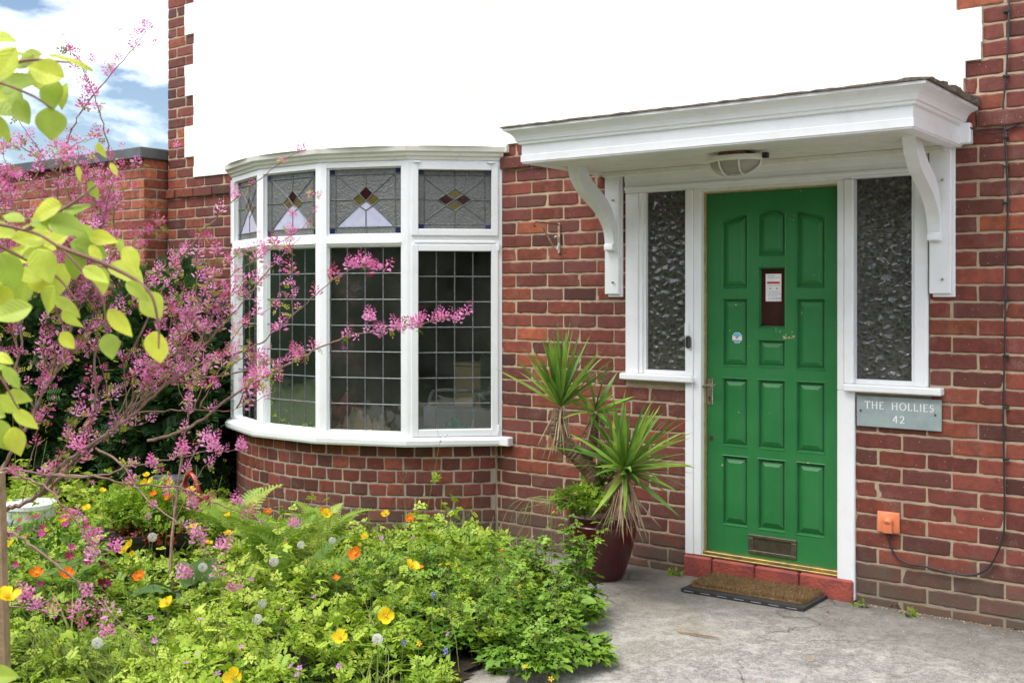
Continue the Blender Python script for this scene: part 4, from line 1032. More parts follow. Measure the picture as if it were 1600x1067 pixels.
conifer('conifer_shrub', 'golden yellow conifer at the left edge behind the pink shrub', (-7.95, -1.75, .82), (.42, .4, .72), 3400, m_gold, 'conifer')

# ------------------------------------------------------------------ clutter by the wall
def simple_part(name, mat, parent, fn_, smooth=False):
    mb = MB(); fn_(mb); return mb.build(name, mat, parent, smooth)
p = gat(266, 812, 0)
t = thing('glazed_urn', 'pale grey glazed pot standing in the corner beside the bow window', 'plant pot', p)
simple_part('body', m_gpot, t, lambda mb: mb.lathe([(.001, .0), (.085, 0), (.12, .06), (.135, .15), (.135, .22), (.12, .27), (.135, .285), (.135, .297), (.12, .295), (.11, .26)], p, 32), True)
simple_part('compost', m_soil, t, lambda mb: mb.lathe([(.112, .262), (.001, .27)], p, 20))
p = gat(306, 822, 0)+np.array([0, 0, 0])
t = thing('watering_can', 'red plastic watering can half hidden in leaves beside the grey pot', 'watering can', p)
simple_part('body', m_redpl, t, lambda mb: mb.lathe([(.001, 0), (.09, 0), (.098, .02), (.095, .17), (.085, .20), (.05, .21), (.048, .19)], p, 28), True)
simple_part('handle', m_redpl, t, lambda mb: mb.tube(smoothpath([p+[-.05, -.02, .20], p+[-.08, -.03, .30], p+[.02, -.05, .36], p+[.11, -.06, .26], p+[.10, -.05, .08]], 6), .016, 8), True)
simple_part('spout', m_redpl, t, lambda mb: mb.tube(smoothpath([p+[-.08, .02, .05], p+[-.17, .03, .16], p+[-.24, .03, .28]], 5), [.028-.0013*i for i in range(11)], 8), True)
p = gat(48, 868, 0)
t = thing('storage_tub', 'white tub with blue printed sides behind the crimson azalea', 'tub', p)
def tub(mb):
    for (z0, z1, r0, r1, mi) in ((0, .22, .11, .13, 1), (.22, .29, .13, .135, 0), (.29, .315, .145, .145, 0)):
        mb.m = mi; n = 28; mb.lathe([(r0, z0), (r1, z1)], p, n)
    mb.m = 0; mb.lathe([(.145, .315), (.135, .322), (.05, .326), (.001, .326)], p, 28)
simple_part('body', [m_wplastic, m_bplastic], t, tub, True)
# trough
a_, b_ = gat(172, 897, 0), gat(284, 889, 0); ax = (b_-a_)/np.linalg.norm(b_-a_); ay = np.array([-ax[1], ax[0], 0]); Lt = np.linalg.norm(b_-a_)
tr0 = thing('trough_planter', 'black plastic trough planter among the weeds under the pink shrub', 'planter', (a_+b_)/2)
def trp(u, v, z): return a_+ax*u+ay*v+np.array([0, 0, z])
def trough(mb):
    for (lo, hi, i0, i1) in ((0, .165, 0, .035), ):
        pass
    lv = [(0, 0.0), (.13, -.028), (.135, -.034), (.165, -.036), (.17, -.050), (.205, -.052), (.207, -.040), (.17, -.030)]
    ring = []
    for z, o in lv:
        ring.append([tuple(trp(u, v, z)) for u, v in ((o, o), (Lt-o, o), (Lt-o, .2-o), (o, .2-o))])
    for r0, r1 in zip(ring[:-1], ring[1:]): mb.add(r0+r1, [(i, (i+1) % 4, 4+(i+1) % 4, 4+i) for i in range(4)])
simple_part('body', m_trough, tr0, trough)
simple_part('compost', m_soil, tr0, lambda mb: mb.add([tuple(trp(u, v, .175)) for u, v in ((-.03, -.03), (Lt+.03, -.03), (Lt+.03, .23), (-.03, .23))], [(0, 1, 2, 3)]))
# stake
p0, p1 = at(6, 1190, 3.65), at(-6, 738, 3.72); p0[2] = -.02
t = MB(); dx = np.array([C_, S_, 0])*.021; dy = np.array([-S_, C_, 0])*.021
n_ = 9; rr_ = []
for i in range(n_):
    q = p0+(p1-p0)*i/(n_-1); w_ = 1.1-.12*i/n_
    rr_.append([tuple(q+dx*sx*w_*random.uniform(.96, 1.04)+dy*sy*w_) for sx, sy in ((-1, -1), (1, -1), (1, 1), (-1, 1))])
for r0, r1 in zip(rr_[:-1], rr_[1:]): t.add(r0+r1, [(i, (i+1) % 4, 4+(i+1) % 4, 4+i) for i in range(4)])
t.add(rr_[-1], [(0, 1, 2, 3)])
tag(t.build('wooden_stake', m_wood, loc=p0), 'weathered square wooden stake at the left edge of the bed', 'stake')
# timber edging and paving stone
p0, p1 = gat(70, 1075, .12), gat(132, 1030, .12); d = unit(p1-p0); nn = np.array([-d[1], d[0], 0])
t = MB(); t.box(0, float(np.linalg.norm(p1-p0)), -.03, .03, 0.02, .12, lambda x, y, z: tuple(np.array([p0[0], p0[1], 0])+d*x*np.array([1, 1, 0])+nn*y+np.array([0, 0, z])), .004)
tag(t.build('timber_edging', m_dwood, loc=p0*[1, 1, 0]), 'short brown timber board edging the grass tuft', 'edging board')
P5 = [gat(725, 1064, .045), gat(788, 1043, .045), gat(797, 1056, .045), gat(775, 1090, .045), gat(690, 1110, .045)]
t = MB(); t.prism([(q[0], q[1]) for q in P5][::-1], .0, .045)
tag(t.build('paving_stone', m_stone, loc=[P5[0][0], P5[0][1], 0]), 'pale broken paving stone at the front edge of the weeds', 'paving stone')
# twigs and leaf litter on the path
t = MB(); t.tube([gat(1058, 985, .008), gat(1090, 990, .012), gat(1123, 996, .010)], [.004, .0055, .004], 6); tag(t.build('twig', m_wood, loc=gat(1090, 990)), 'short pale twig lying on the concrete in front of the mat', 'twig')
t = MB(); t.tube([gat(862, 889, .006), gat(885, 891, .01), gat(900, 894, .010)], .004, 5); t.tube([gat(868, 895, .006), gat(898, 898, .008)], .003, 5); tag(t.build('twig', m_dry, loc=gat(880, 892)), 'dry pale stalks lying at the left foot of the red pot', 'twig')
lt_, lf_ = t_leaf(1, .7, 4, 0, .5, .2)
for (px, py, s_, lab) in ((1086, 894, .035, 'small brown dead leaf at the left end of the doorstep'), (1405, 948, .030, 'brown dead leaf against the wall foot right of the step'), (1262, 1028, .028, 'dark dead leaf on the bare concrete at lower right'), (1296, 958, .022, 'tiny brown leaf beside the right corner of the mat'), (780, 862, .06, 'curled brown dead leaf at the foot of the bow window wall'), (1395, 945, .02, 'tiny brown leaf near the wall foot below the cable')):
    V_, F_, T_ = scatter([(lt_, lf_)], np.array([gat(px, py, .016)]), frames(np.array([[random.uniform(-1, 1), random.uniform(-1, 1), .1]]), np.array([.4])), np.array([s_]), np.array([random.uniform(0, .35)]))
    tag(npmesh('dead_leaf', V_, F_, T_, m_dry, loc=gat(px, py)), lab, 'leaf')
np_ = 240
pxs = [(rng.uniform(940, 1600), rng.uniform(0, 1)) for _ in range(np_)]
P = []
for a, b in pxs:
    base = 905+max(0, (a-1060))*.17 if a > 1060 else 905
    q = gat(a, base+4+(1067-base)*b**2.2, .003); P.append(q)
P = np.array(P); V_, F_, T_ = scatter([tri([(0, .4, 0), (0, -.4, 0), (1, 0, .0), (.4, 0, .5)], [(0, 1, 3), (1, 2, 3), (2, 0, 3)])], P, frames(rng.normal(0, 1, (np_, 3))*[1, 1, .1]), rng.uniform(.003, .010, np_), rng.uniform(0, .8, np_))
tag(npmesh('grit', V_, F_, T_, m_dry), kind='stuff')

for (px, py, s_, lab) in ((1420, 962, .04, 'tiny weed at the wall foot below the cable loop'), (1055, 898, .035, 'tiny weed between the red pot and the doorstep'), (1345, 948, .03, 'tiny weed at the right end of the doorstep')):
    b = gat(px, py, .0); t = thing('wall_weed', lab, 'plant', b); foliage_blob(b+[0, -.01, .012], (s_, .015, .014), 26, T_FERNY, .022, m_cover, 'foliage', t)
nlit = 420; xl = rng.uniform(-1.95, -.2, nlit); P = np.stack([xl, -.012-rng.exponential(.022, nlit), np.full(nlit, .004)], 1); V_, F_, T_ = scatter([tri([(0, .4, 0), (0, -.4, 0), (1, 0, .0), (.4, 0, .4)], [(0, 1, 3), (1, 2, 3), (2, 0, 3)])], P, frames(rng.normal(0, 1, (nlit, 3))*[1, 1, .1]), rng.uniform(.003, .012, nlit), rng.uniform(0, 1, nlit))
tag(npmesh('leaf_litter', V_, F_, T_, m_dry), kind='stuff')

# ------------------------------------------------------------------ things in the bay, seen through the glass
def inside(x, y, z): return np.array([x, y, z])
def heap(name, label, cat, c, w_, d_, h_, mat, seed):
    r = random.Random(seed); mb = MB(); nx_, ny_ = 26, 14; V = []
    for j in range(ny_+1):
        for i in range(nx_+1):
            u, v = i/nx_*2-1, j/ny_*2-1; e = max(0, 1-u**4)*max(0, 1-v**4)
            z = h_*e*(.55+.45*sin(u*5+seed)*cos(v*3+seed*2))+h_*.18*e*sin(u*17+v*9)
            V.append((c[0]+u*w_/2, c[1]+v*d_/2-.0*u, c[2]+max(z, 0)))
    mb.add(V, [(j*(nx_+1)+i, j*(nx_+1)+i+1, (j+1)*(nx_+1)+i+1, (j+1)*(nx_+1)+i) for j in range(ny_) for i in range(nx_)])
    return tag(mb.build(name, mat, smooth=True, loc=c), label, cat)
heap('cloth_heap', 'crumpled beige cloth on the window board behind the widest pane', 'cloth', (-5.00, -.42, .667), .46, .12, .15, m_cream, 1)
heap('cloth_heap', 'teal cloth on the window board behind the right hand casement', 'cloth', (-4.50, -.075, .667), .24, .13, .12, m_teal, 3)
heap('cloth_heap', 'dusty red cover seen low behind the narrow left panes', 'cloth', (-5.75, -.18, .66), .85, .46, .27, m_maroon, 5)
t = thing('chair', 'pale grey tubular framed chair inside the bow window', 'chair', (-4.8, .45, .2))
def chf(mb):
    for x in (-5.02, -4.62): mb.tube(smoothpath([(x, .25, .2), (x, .24, .66), (x+.02, .24, .86), (x+.09, .26, .90), (x+.26, .34, .90), (x+.32, .55, .88)], 5), .013, 8)
simple_part('frame', m_chrome, t, chf, True)
simple_part('seat', m_black, t, lambda mb: mb.box(-5.0, -4.4, .25, .75, .62, .70, None, .02))
simple_part('backrest', m_black, t, lambda mb: mb.box(-4.98, -4.42, .74, .80, .70, 1.12, None, .02))
t = MB(); t.box(-5.30, -5.02, .85, 1.1, .2, 1.02, None, .004); t.box(-5.30, -4.9, .84, 1.1, 1.03, 1.05)
tag(t.build('bookcase', m_box, loc=(-5.2, .9, .2)), 'light wooden bookcase end inside the room behind the chair', 'bookcase')
t = MB(); t.box(-4.95, -4.5, .10, .30, .2, .80, None, .01); tag(t.build('storage_box', m_pale, loc=(-4.75, .2, .2)), 'pale grey storage box under the window board', 'box')

# ------------------------------------------------------------------ weeds and flowers in the bed
def segd(x, y, a, b):
    dx, dy = b[0]-a[0], b[1]-a[1]; t = max(0, min(1, ((x-a[0])*dx+(y-a[1])*dy)/(dx*dx+dy*dy))); return math.hypot(x-a[0]-t*dx, y-a[1]-t*dy)
def hcan(x, y):
    e = min(1, max(0, edged(x, y)/.5)); w_ = math.hypot(x-BCX, y-BCY)-BR; e *= .20+.75*min(1, max(0, (w_-.3)/1.1)); e *= 1-.95*min(1, max(0, 1.35-segd(x, y, (-5.5, -1.7), (-4.3, -2.5))/.45)); e *= 1-.7*max(0, 1-segd(x, y, (-4.75, -1.25), (-4.2, -1.7))/.5)
    return (.05+.135*e)*(1+.5*sin(x*5.3+1)*cos(y*4.7)+.45*sin(x*11+y*7)*cos(y*12-x*3))*(1-.7*max(0, 1-math.hypot(x+3.9, y+3.0)/.6))
def cover(name, n_, temps, size, mat, hl, hh, tl, th, xr=(-7.4, -2.3), yr_=(-3.7, -.15), dens=None, tilt=.62):
    P = []; T_ = []
    while len(P) < n_:
        x, y = rng.uniform(*xr), rng.uniform(*yr_)
        if not inpoly(x, y): continue
        if dens is not None and rng.uniform() > dens(x, y): continue
        if (x-BCX)**2+(y-BCY)**2 < (BR+.03)**2 or segd(x, y, (-5.5, -1.75), (-5.25, -1.6)) < .16 or segd(x, y, (-2.95, -2.0), (-2.75, -2.1)) < .10: continue
        f_ = rng.uniform(hl, hh); P.append((x, y, .03+hcan(x, y)*f_)); T_.append(tl+(th-tl)*rng.uniform()*.75+.25*(f_-hl)/(hh-hl)*(th-tl)+.18*math.sin(x*3.1)*math.cos(y*2.7+1))
    n_ = len(P); az = rng.uniform(0, 2*pi, n_)
    D = np.stack([np.cos(az), np.sin(az), rng.normal(.12, tilt, n_)], 1)
    return scatter(temps, np.array(P), frames(D, rng.normal(0, .35, n_)), rng.uniform(size*.55, size*1.3, n_), np.array(T_))
A1 = cover('a', 6200, T_PALM, .052, None, .55, 1.25, .25, 1)
A2_ = cover('b', 5200, T_FERNY, .060, None, .5, 1.35, .35, 1)
A3 = cover('c', 5500, T_PALM+T_TRI, .055, None, .05, .6, 0, .35)
A4 = cover('d', 1900, T_TRI+T_FERNY, .045, None, 1.2, 2.0, .5, 1.1, tilt=.8)
V_, F_, T_ = merge([A1, A2_, A3, A4]); tag(npmesh('ground_cover', V_, F_, T_, m_cover), kind='stuff')['label'] = 'dense green weeds filling the flower bed'
# thin stems through the weeds
mb = MB()
for i in range(1500):
    x, y = random.uniform(-6.8, -2.8), random.uniform(-3.5, -.2)
    if not inpoly(x, y): continue
    h = hcan(x, y)*random.uniform(.9, 2.1); a = random.uniform(0, 6.3); l = random.uniform(.0, .12); tn = random.random(); mb.cur = (tn,)*3
    if random.random() < .09: h *= random.uniform(1.3, 1.9); mb.cur = (random.uniform(.55, 1),)*3
    mb.tube([(x, y, .02), (x+l*.3*cos(a), y+l*.3*sin(a), h*.6), (x+l*cos(a), y+l*sin(a), h)], [.0018, .0014, .001], 3, False)
    if random.random() < .25:
        q_ = np.array([x+l*cos(a), y+l*sin(a), h])
        for _ in range(3): e_ = q_+np.array([random.uniform(-.03, .03), random.uniform(-.03, .03), random.uniform(.005, .04)]); mb.tube([q_-[0, 0, .02], e_], [.001, .0006], 3, False); mb.ball(tuple(e_), .0028, 4, 3)
tag(mb.build('weed_stems', m_stem), kind='stuff')

def leafy_plant(name, label, cat, base, R_, H_, n_, temps, size, mat, stalks=0, sth=.3, tl=0.1, th=1.0, group=None):
    base = np.array(base, float); base[2] = .0; H_ = H_*.68; sth = sth*.85
    t = thing(name, label, cat, base, group)
    az = rng.uniform(0, 2*pi, n_); rr__ = np.sqrt(rng.uniform(0, 1, n_))*R_; hh_ = H_*(rng.uniform(.15, 1, n_)**.7)*(1-.45*(rr__/R_)**2)
    P = base+np.stack([rr__*np.cos(az), rr__*np.sin(az), hh_+.03], 1)
    D = np.stack([np.cos(az), np.sin(az), rng.normal(-.05, .3, n_)], 1)
    f_ = hh_/H_; ext = []
    mb = MB()
    for i in range(0, n_, 3):
        mb.cur = (random.uniform(.1, .6),)*3; q = P[i]; mb.tube([base+[random.uniform(-.02, .02), random.uniform(-.02, .02), .02], base+(q-base)*[.35, .35, .7], q], [.002, .0015, .001], 3, False)
    for s_ in range(stalks):
        a = random.uniform(0, 2*pi); l = R_*random.uniform(.4, 1.3); h = H_+sth*random.uniform(.4, 1)
        pts = smoothpath([base+[l*.1*cos(a), l*.1*sin(a), .02], base+[l*.5*cos(a), l*.5*sin(a), h*.6], base+[l*cos(a), l*sin(a), h]], 5)
        mb.cur = (random.uniform(.3, .9),)*3; mb.tube(pts, [.0024-.00012*i for i in range(len(pts))], 4, False)
        for k_ in range(4, len(pts)):
            for _ in range(2 if k_ < len(pts)-1 else 3):
                a2 = random.uniform(0, 2*pi); e_ = pts[k_]+np.array([cos(a2), sin(a2), .5])*random.uniform(.02, .05); mb.tube([pts[k_], e_], [.0012, .0008], 3, False)
                ext.append((e_, (cos(a2), sin(a2), random.uniform(-.4, .4))))
    mb.build('stem', m_stem, t)
    tint = np.clip(tl+(th-tl)*(rng.uniform(0, .6, n_)+.4*f_), 0, 1); sz = rng.uniform(size*.6, size*1.25, n_)
    if ext:
        P = np.concatenate([P, np.array([e[0] for e in ext])]); D = np.concatenate([D, np.array([e[1] for e in ext])]); tint = np.concatenate([tint, rng.uniform(.4, 1, len(ext))]); sz = np.concatenate([sz, rng.uniform(size*.35, size*.7, len(ext))])
    V_, F_, T_ = scatter(temps, P, frames(D, rng.normal(0, .35, len(P))), sz, tint)
    npmesh('foliage', V_, F_, T_, mat, t); return t
AV = [((690, 925), .20, .17, 110, 5, 'broad leafy avens plant in the middle of the bed under the window'),
      ((760, 945), .20, .21, 120, 5, 'bushy avens plant left of the one overhanging the path'),
      ((835, 965), .20, .24, 140, 5, 'bushy avens plant spilling over the concrete edge'),
      ((885, 930), .15, .17, 70, 4, 'low avens plant at the rightmost tip of the bed'),
      ((640, 985), .20, .20, 130, 2, 'avens plant behind the lowest right yellow poppy'),
      ((740, 1000), .20, .22, 130, 4, 'dark leafy avens plant just behind the paving stone'),
      ((830, 1030), .20, .20, 130, 2, 'low avens plant right of the paving stone'),
      ((905, 915), .10, .33, 40, 9, 'tall wiry avens plant standing in front of the red pot'),
      ((850, 885), .10, .12, 30, 6, 'wiry avens plant just left of the red pot'),
      ((745, 868), .12, .12, 34, 9, 'tall branching avens plant against the bow window wall'),
      ((565, 940), .18, .20, 100, 3, 'avens plant between the two middle yellow poppies'),
      ((905, 1015), .12, .10, 60, 1, 'straggling low avens plant creeping over the concrete'),
      ((800, 905), .15, .16, 60, 5, 'avens plant with yellow stars at the back edge of the path')]
for (px, py), R_, H_, n_, st_, lab in AV:
    leafy_plant('avens_plant', lab, 'plant', gat(px, py+45 if py < 1000 else py+20, 0), R_, H_, n_, T_TRI+[T_PALM[3]], .075, m_geum, st_, .26)
# plants in the trough
tc = (trp(Lt/2, .1, .18)); tp = thing('bedding_plant', 'lush yellow-green plant overflowing the black trough', 'plant', tc)
foliage_blob(tc+ay*.08+[0, 0, .15], (.36, .16, .12), 900, T_FERNY, .048, m_cover, 'foliage', tp, tl=.35)
foliage_blob(tc+[0, 0, .03], (.27, .12, .04), 150, T_PALM, .04, m_org if False else leafmat('red_old_leaf', [(0, (.22, .04, .02)), (1, (.42, .10, .03))]), 'old_leaves', tp)
# azalea
az_c = gat(75, 880, .28); azt = thing('azalea', 'small azalea with crimson flowers behind the wooden stake', 'shrub', az_c*[1, 1, 0])
foliage_blob(az_c, (.34, .28, .20), 420, T_LEAF, .045, m_geum, 'foliage', azt, tl=0, th=.7)
def petal_cluster():
    vs = []; fs = []
    for i in range(5):
        a = i*2*pi/5; v, f = t_leaf(.9, .55, 3, 0, .3, -.35); ca, sa = cos(a), sin(a); b = len(vs)
        vs += [(p[2]*1.0, p[0]*ca-p[1]*sa, p[0]*sa+p[1]*ca) for p in v]; fs += [tuple(i_+b for i_ in q) for q in f]
    return tri(vs, fs)
T_AZ = [petal_cluster()]
nz = 95; d = rng.normal(0, 1, (nz, 3)); d /= np.linalg.norm(d, axis=1, keepdims=True); P = az_c+d*np.array([.34, .28, .22])
V_, F_, T_ = scatter(T_AZ, P, frames(d+[.3, -.5, .3], rng.uniform(0, 6, nz)), rng.uniform(.012, .030, nz), rng.uniform(0, 1, nz)); npmesh('blossom', V_, F_, T_, m_azal, azt)
# ferns
for (px, py, t_, lab, n_, L) in ((430, 905, None, 'largest pale green fern below the left of the bow window', 15, .38), (505, 862, None, 'fern with upright fronds close under the bow window', 12, .32), (365, 855, None, 'fern beside the trough near the corner', 9, .36), (470, 950, None, 'dark shaded fern behind the middle dandelion clock', 9, .34)):
    b = gat(px, py, .05); b[2] = .10; ft = thing('fern', lab, 'fern', b*[1, 1, 0])
    az = np.linspace(0, 2*pi, n_, False)+rng.uniform(-.3, .3, n_); D = np.stack([np.cos(az), np.sin(az), rng.uniform(.55, 1.3, n_)], 1)
    for i in range(n_):
        V_, F_, T_ = scatter([T_FERN[i % 2]], np.array([b+D[i]*.03]), frames(D[i:i+1], rng.normal(0, .2, 1)), np.array([L*rng.uniform(.7, 1.1)]), np.array([rng.uniform(.2, 1)*(.55 if 'dark' in lab else 1)]))  # the dark fern gets a lower tint: its shade is put into the colour
        npmesh('frond', V_, F_, T_, m_fern, ft)
# grass tuft
for (px, py, n_, L, lab) in ((105, 1075, 230, .42, 'long arching grass tuft at the bottom left corner'), (190, 1110, 110, .36, 'smaller arching grass tuft right of the corner tuft'), (590, 1105, 60, .26, 'short grass tuft near the bottom centre')):
    b = gat(px, py, .04); D = rng.normal(0, .5, (n_, 3)); D[:, 2] = rng.uniform(.5, 1.3, n_)
    V_, F_, T_ = scatter([t_blade(9, .010, .9, .5), t_blade(9, .012, 1.6, .4), t_blade(8, .008, .3, .4)], b+rng.normal(0, .05, (n_, 3))*[1, 1, 0], frames(D), rng.uniform(L*.5, L*1.15, n_), rng.uniform(0, 1, n_))
    t = thing('grass_tuft', lab, 'grass tuft', b*[1, 1, 0]); npmesh('blades', V_, F_, T_, m_blade, t)
# big dock leaves
b = gat(290, 935, .03); dk = thing('dock_plant', 'dock plant with broad grey-green leaves in front of the trough', 'plant', b*[1, 1, 0])
D = np.array([[-.6, .5, .7], [.7, .3, .75], [0, -1, .6], [.1, .9, .8], [-.8, -.5, .35], [.9, -.6, .3], [.3, .1, 1.2]])
V_, F_, T_ = scatter([t_leaf(1, .5, 8, .04, .12, .4)], b+D*.06, frames(D, rng.normal(0, .5, 7)), rng.uniform(.17, .26, 7), rng.uniform(0, 1, 7)); npmesh('broad_leaf', V_, F_, T_, m_dock, dk, True)
# bold pinnate young seedling
b = gat(95, 985, .03); sd = thing('ash_seedling', 'ash seedling with smooth paired leaflets behind the grass tuft', 'seedling', b*[1, 1, 0])
D = np.array([[-.5, .5, .6], [.6, .3, .5], [0, -.9, .6], [.1, .9, .7], [-.9, -.1, .5], [.8, -.5, .6]]); top = b+[0, 0, .20]
V_, F_, T_ = scatter([t_pinnate(4, .34, .15, True, .25)], top+D*.02, frames(D), rng.uniform(.15, .22, 6), rng.uniform(.3, .9, 6)); npmesh('foliage', V_, F_, T_, m_geum, sd, True)
mb = MB(); mb.tube([b*[1, 1, 0], top], .004, 5); mb.build('stem', m_stem, sd)

# flowers: one prototype of each kind, then copies
def cup(n_pet, R_, open_, wid_):
    vs = []; fs = []
    for i in range(n_pet):
        a = 2*pi*i/n_pet+random.uniform(-.1, .1); b = len(vs); nu, nv = 6, 5
        for j in range(nv+1):
            for k_ in range(nu+1):
                v = j/nv; u = (k_/nu-.5)*2; w_ = wid_*(sin(pi*min(1, .12+v*.62))**.8); th_ = u*w_
                r = R_*(v**.8)*(1-.10*u*u*v); z = R_*open_*(v**1.8)+R_*.05*sin(u*6+i)*v
                vs.append((r*cos(a+th_), r*sin(a+th_), z+.0004*i))
        for j in range(nv):
            for k_ in range(nu): q = b+j*(nu+1)+k_; fs.append((q, q+1, q+nu+2, q+nu+1))
    return vs, fs
def flower_proto(kind):
    root = bpy.data.objects.new(kind, None); C.objects.link(root); root.empty_display_size = .02; LOC[root.name] = np.zeros(3)
    mb = MB(); mb.cur = (.45,)*3
    mb.tube([(0, 0, 0), (.006, .002, .35), (-.004, .004, .75), (0, 0, 1)], [.0016, .0014, .0012, .001], 5, False); stem = mb.build('stem', m_stem, root)
    mb = MB(); kids = [stem]
    if kind in ('yellow_poppy', 'orange_poppy'):
        v, f = cup(4, .028, .55, .80); mb.cur = (.5,)*3; mb.add(v, f); h = mb.build('petals', m_yel if kind[0] == 'y' else m_org, root, True)
        mb = MB(); mb.ball((0, 0, .008), .005, 8, 5, (1, 1, 1.6)); mb.cur = (.8,)*3
        for i in range(16): a = i*2.4; mb.tube([(0, 0, .004), (.010*cos(a), .010*sin(a), .013)], .0006, 3, False)
        c_ = mb.build('flower_centre', m_yel, root, True); kids += [h, c_]
    elif kind == 'dandelion_clock':
        V = []; 
        for i in range(110):
            zz = 1-2*(i+.5)/110; r = math.sqrt(1-zz*zz); a = i*2.39996; d_ = np.array([r*cos(a), r*sin(a), zz]); e_ = d_*.017
            mb.cur = (random.random(),)*3; mb.tube([d_*.003, e_], .00045, 3, False)
            u_ = unit(np.cross(d_, [.3, .5, .8])); w_ = np.cross(d_, u_)
            for k_ in range(5): t_ = k_*2*pi/5; q = e_+d_*.0035+(u_*cos(t_)+w_*sin(t_))*.0042; s_ = (u_*-sin(t_)+w_*cos(t_))*.0010; mb.add([tuple(e_), tuple(q+s_), tuple(q-s_)], [(0, 1, 2)])
        h = mb.build('seed_head', m_fluff, root)
        mb = MB(); mb.ball((0, 0, 0), .004, 8, 5); c_ = mb.build('flower_centre', m_dry, root, True); kids += [h, c_]
    elif kind == 'yellow_avens_flower':
        v, f = cup(5, .011, .12, .36); mb.add(v, f); h = mb.build('petals', m_yel, root, True); kids.append(h)
    elif kind == 'cranesbill_flower':
        v, f = cup(5, .012, .15, .50); mb.add(v, f); h = mb.build('petals', m_pinkpet, root, True); kids.append(h)
    else:
        for i in range(9): a = i*2.4; c_ = (.008*cos(a), .008*sin(a), -.004*i); mb.cur = (random.random(),)*3; mb.ball(c_, .0055, 6, 4, (1, 1, 1.4))
        h = mb.build('petals', m_blue, root, True); kids.append(h)
    return root, kids
used_ = {}
def flower(kind, px, py, h, lab, group, size=1.0, tilt=None, lean=.03):
    top = gat(px, py, h+(.07 if px > 330 or py > 900 else .03))
    if kind not in used_: used_[kind] = flower_proto(kind); root, kids = used_[kind]
    else:
        r0, k0_ = used_[kind]; root = r0.copy(); C.objects.link(root); kids = []
        for c_ in k0_: d_ = c_.copy(); C.objects.link(d_); d_.parent = root; kids.append(d_)
    bx, by = random.uniform(-lean, lean), random.uniform(-lean, lean)
    base = np.array([top[0]+bx, top[1]+by, .02]); root.location = base.tolist()
    v = top-base; L = np.linalg.norm(v); import mathutils
    root.rotation_euler = (0, 0, 0)
    st = kids[0]; st.location = (0, 0, 0); st.rotation_euler = mathutils.Vector(v.tolist()).to_track_quat('Z', 'Y').to_euler(); st.scale = (1, 1, float(L))
    # heads look up and a little towards the light
    tv = mathutils.Vector((random.uniform(-.5, .7), random.uniform(-.9, .1), random.uniform(.5, 1.2))) if kind != 'dandelion_clock' else mathutils.Vector((0, 0, 1))
    for c_ in kids[1:]:
        c_.location = v.tolist(); c_.rotation_euler = tv.to_track_quat('Z', 'Y').to_euler(); c_.scale = (size,)*3
    tag(root, lab, {'yellow_poppy': 'poppy', 'orange_poppy': 'poppy', 'dandelion_clock': 'dandelion', 'yellow_avens_flower': 'flower', 'cranesbill_flower': 'flower', 'bluebell': 'flower'}[kind], group)
YG = 'yellow poppies dotted over the bed'
for a in [(12, 935, .62, 'big yellow poppy overlapping the wooden stake', 1.25), (16, 852, .55, 'small yellow poppy just right of the stake above the big one', .8), (99, 815, .36, 'yellow poppy above the crimson azalea', 1), (76, 829, .36, 'small yellow poppy bud close to the azalea flowers', .6),
          (204, 852, .36, 'upper yellow poppy of the pair in front of the trough', 1), (194, 861, .35, 'lower yellow poppy of the pair in front of the trough', .9), (207, 865, .33, 'little yellow bud under the pair in front of the trough', .5), (262, 944, .36, 'yellow poppy beside the broad dock leaves', 1.0),
          (643, 886, .36, 'yellow poppy with an orange one tucked behind it', 1.15), (603, 963, .36, 'bright yellow poppy low in the middle of the bed', 1.05), (532, 997, .36, 'cup shaped yellow poppy nearest the bottom centre', .95), (366, 1060, .34, 'golden flower cut by the bottom edge of the picture', 1.1),
          (136, 795, .42, 'yellow poppy left of the trough plant', .9), (303, 824, .36, 'yellow poppy at the right end of the trough', .95), (326, 849, .33, 'small yellow poppy just below the trough end', .7), (357, 835, .33, 'open yellow poppy between trough and ferns', .9), (356, 806, .33, 'small yellow poppy behind the ferns near the corner', .7),
          (299, 767, .42, 'yellow poppy in front of the red watering can', 1), (229, 743, .50, 'round yellow poppy in front of the grey pot', .75), (237, 751, .48, 'second round yellow poppy right beside the one before the grey pot', .75), (227, 754, .46, 'lowest of the three yellow poppies before the grey pot', .8), (265, 755, .44, 'yellow poppy right of the grey pot', .8), (510, 804, .45, 'yellow poppy with an orange neighbour under the window sill', 1.0), (603, 804, .42, 'yellow poppy against the middle of the bay brickwork', .8), (570, 839, .36, 'small yellow poppy in front of the bay brickwork', .65), (160, 767, .42, 'yellow poppy left at the top of the trough plant', .7)]:
    flower('yellow_poppy', a[0], a[1], a[2], a[3], YG, a[4])
OG = 'orange poppies dotted over the bed'
for a in [(57, 897, .40, 'orange poppy above the ash seedling', 1), (105, 898, .38, 'wide orange poppy right of the ash seedling', 1.05), (218, 902, .34, 'orange poppy below the trough', .95), (556, 866, .38, 'tall side-on orange poppy in front of the ferns', 1.1), (525, 904, .30, 'small faded orange poppy below the ferns', .6), (784, 862, .22, 'orange poppy beside the dead leaf at the wall foot', .75), (641, 812, .42, 'orange poppy against the bay brickwork', .85), (655, 888, .34, 'orange poppy half hidden behind a yellow one', .7), (505, 797, .45, 'orange bud above the yellow poppy under the sill', .6), (418, 801, .45, 'orange poppy at the left of the ferns', .75), (264, 777, .40, 'orange poppy at the back of the trough plant', .9), (240, 773, .42, 'orange poppy in the middle of the trough plant', .8)]:
    flower('orange_poppy', a[0], a[1], a[2], a[3], OG, a[4])
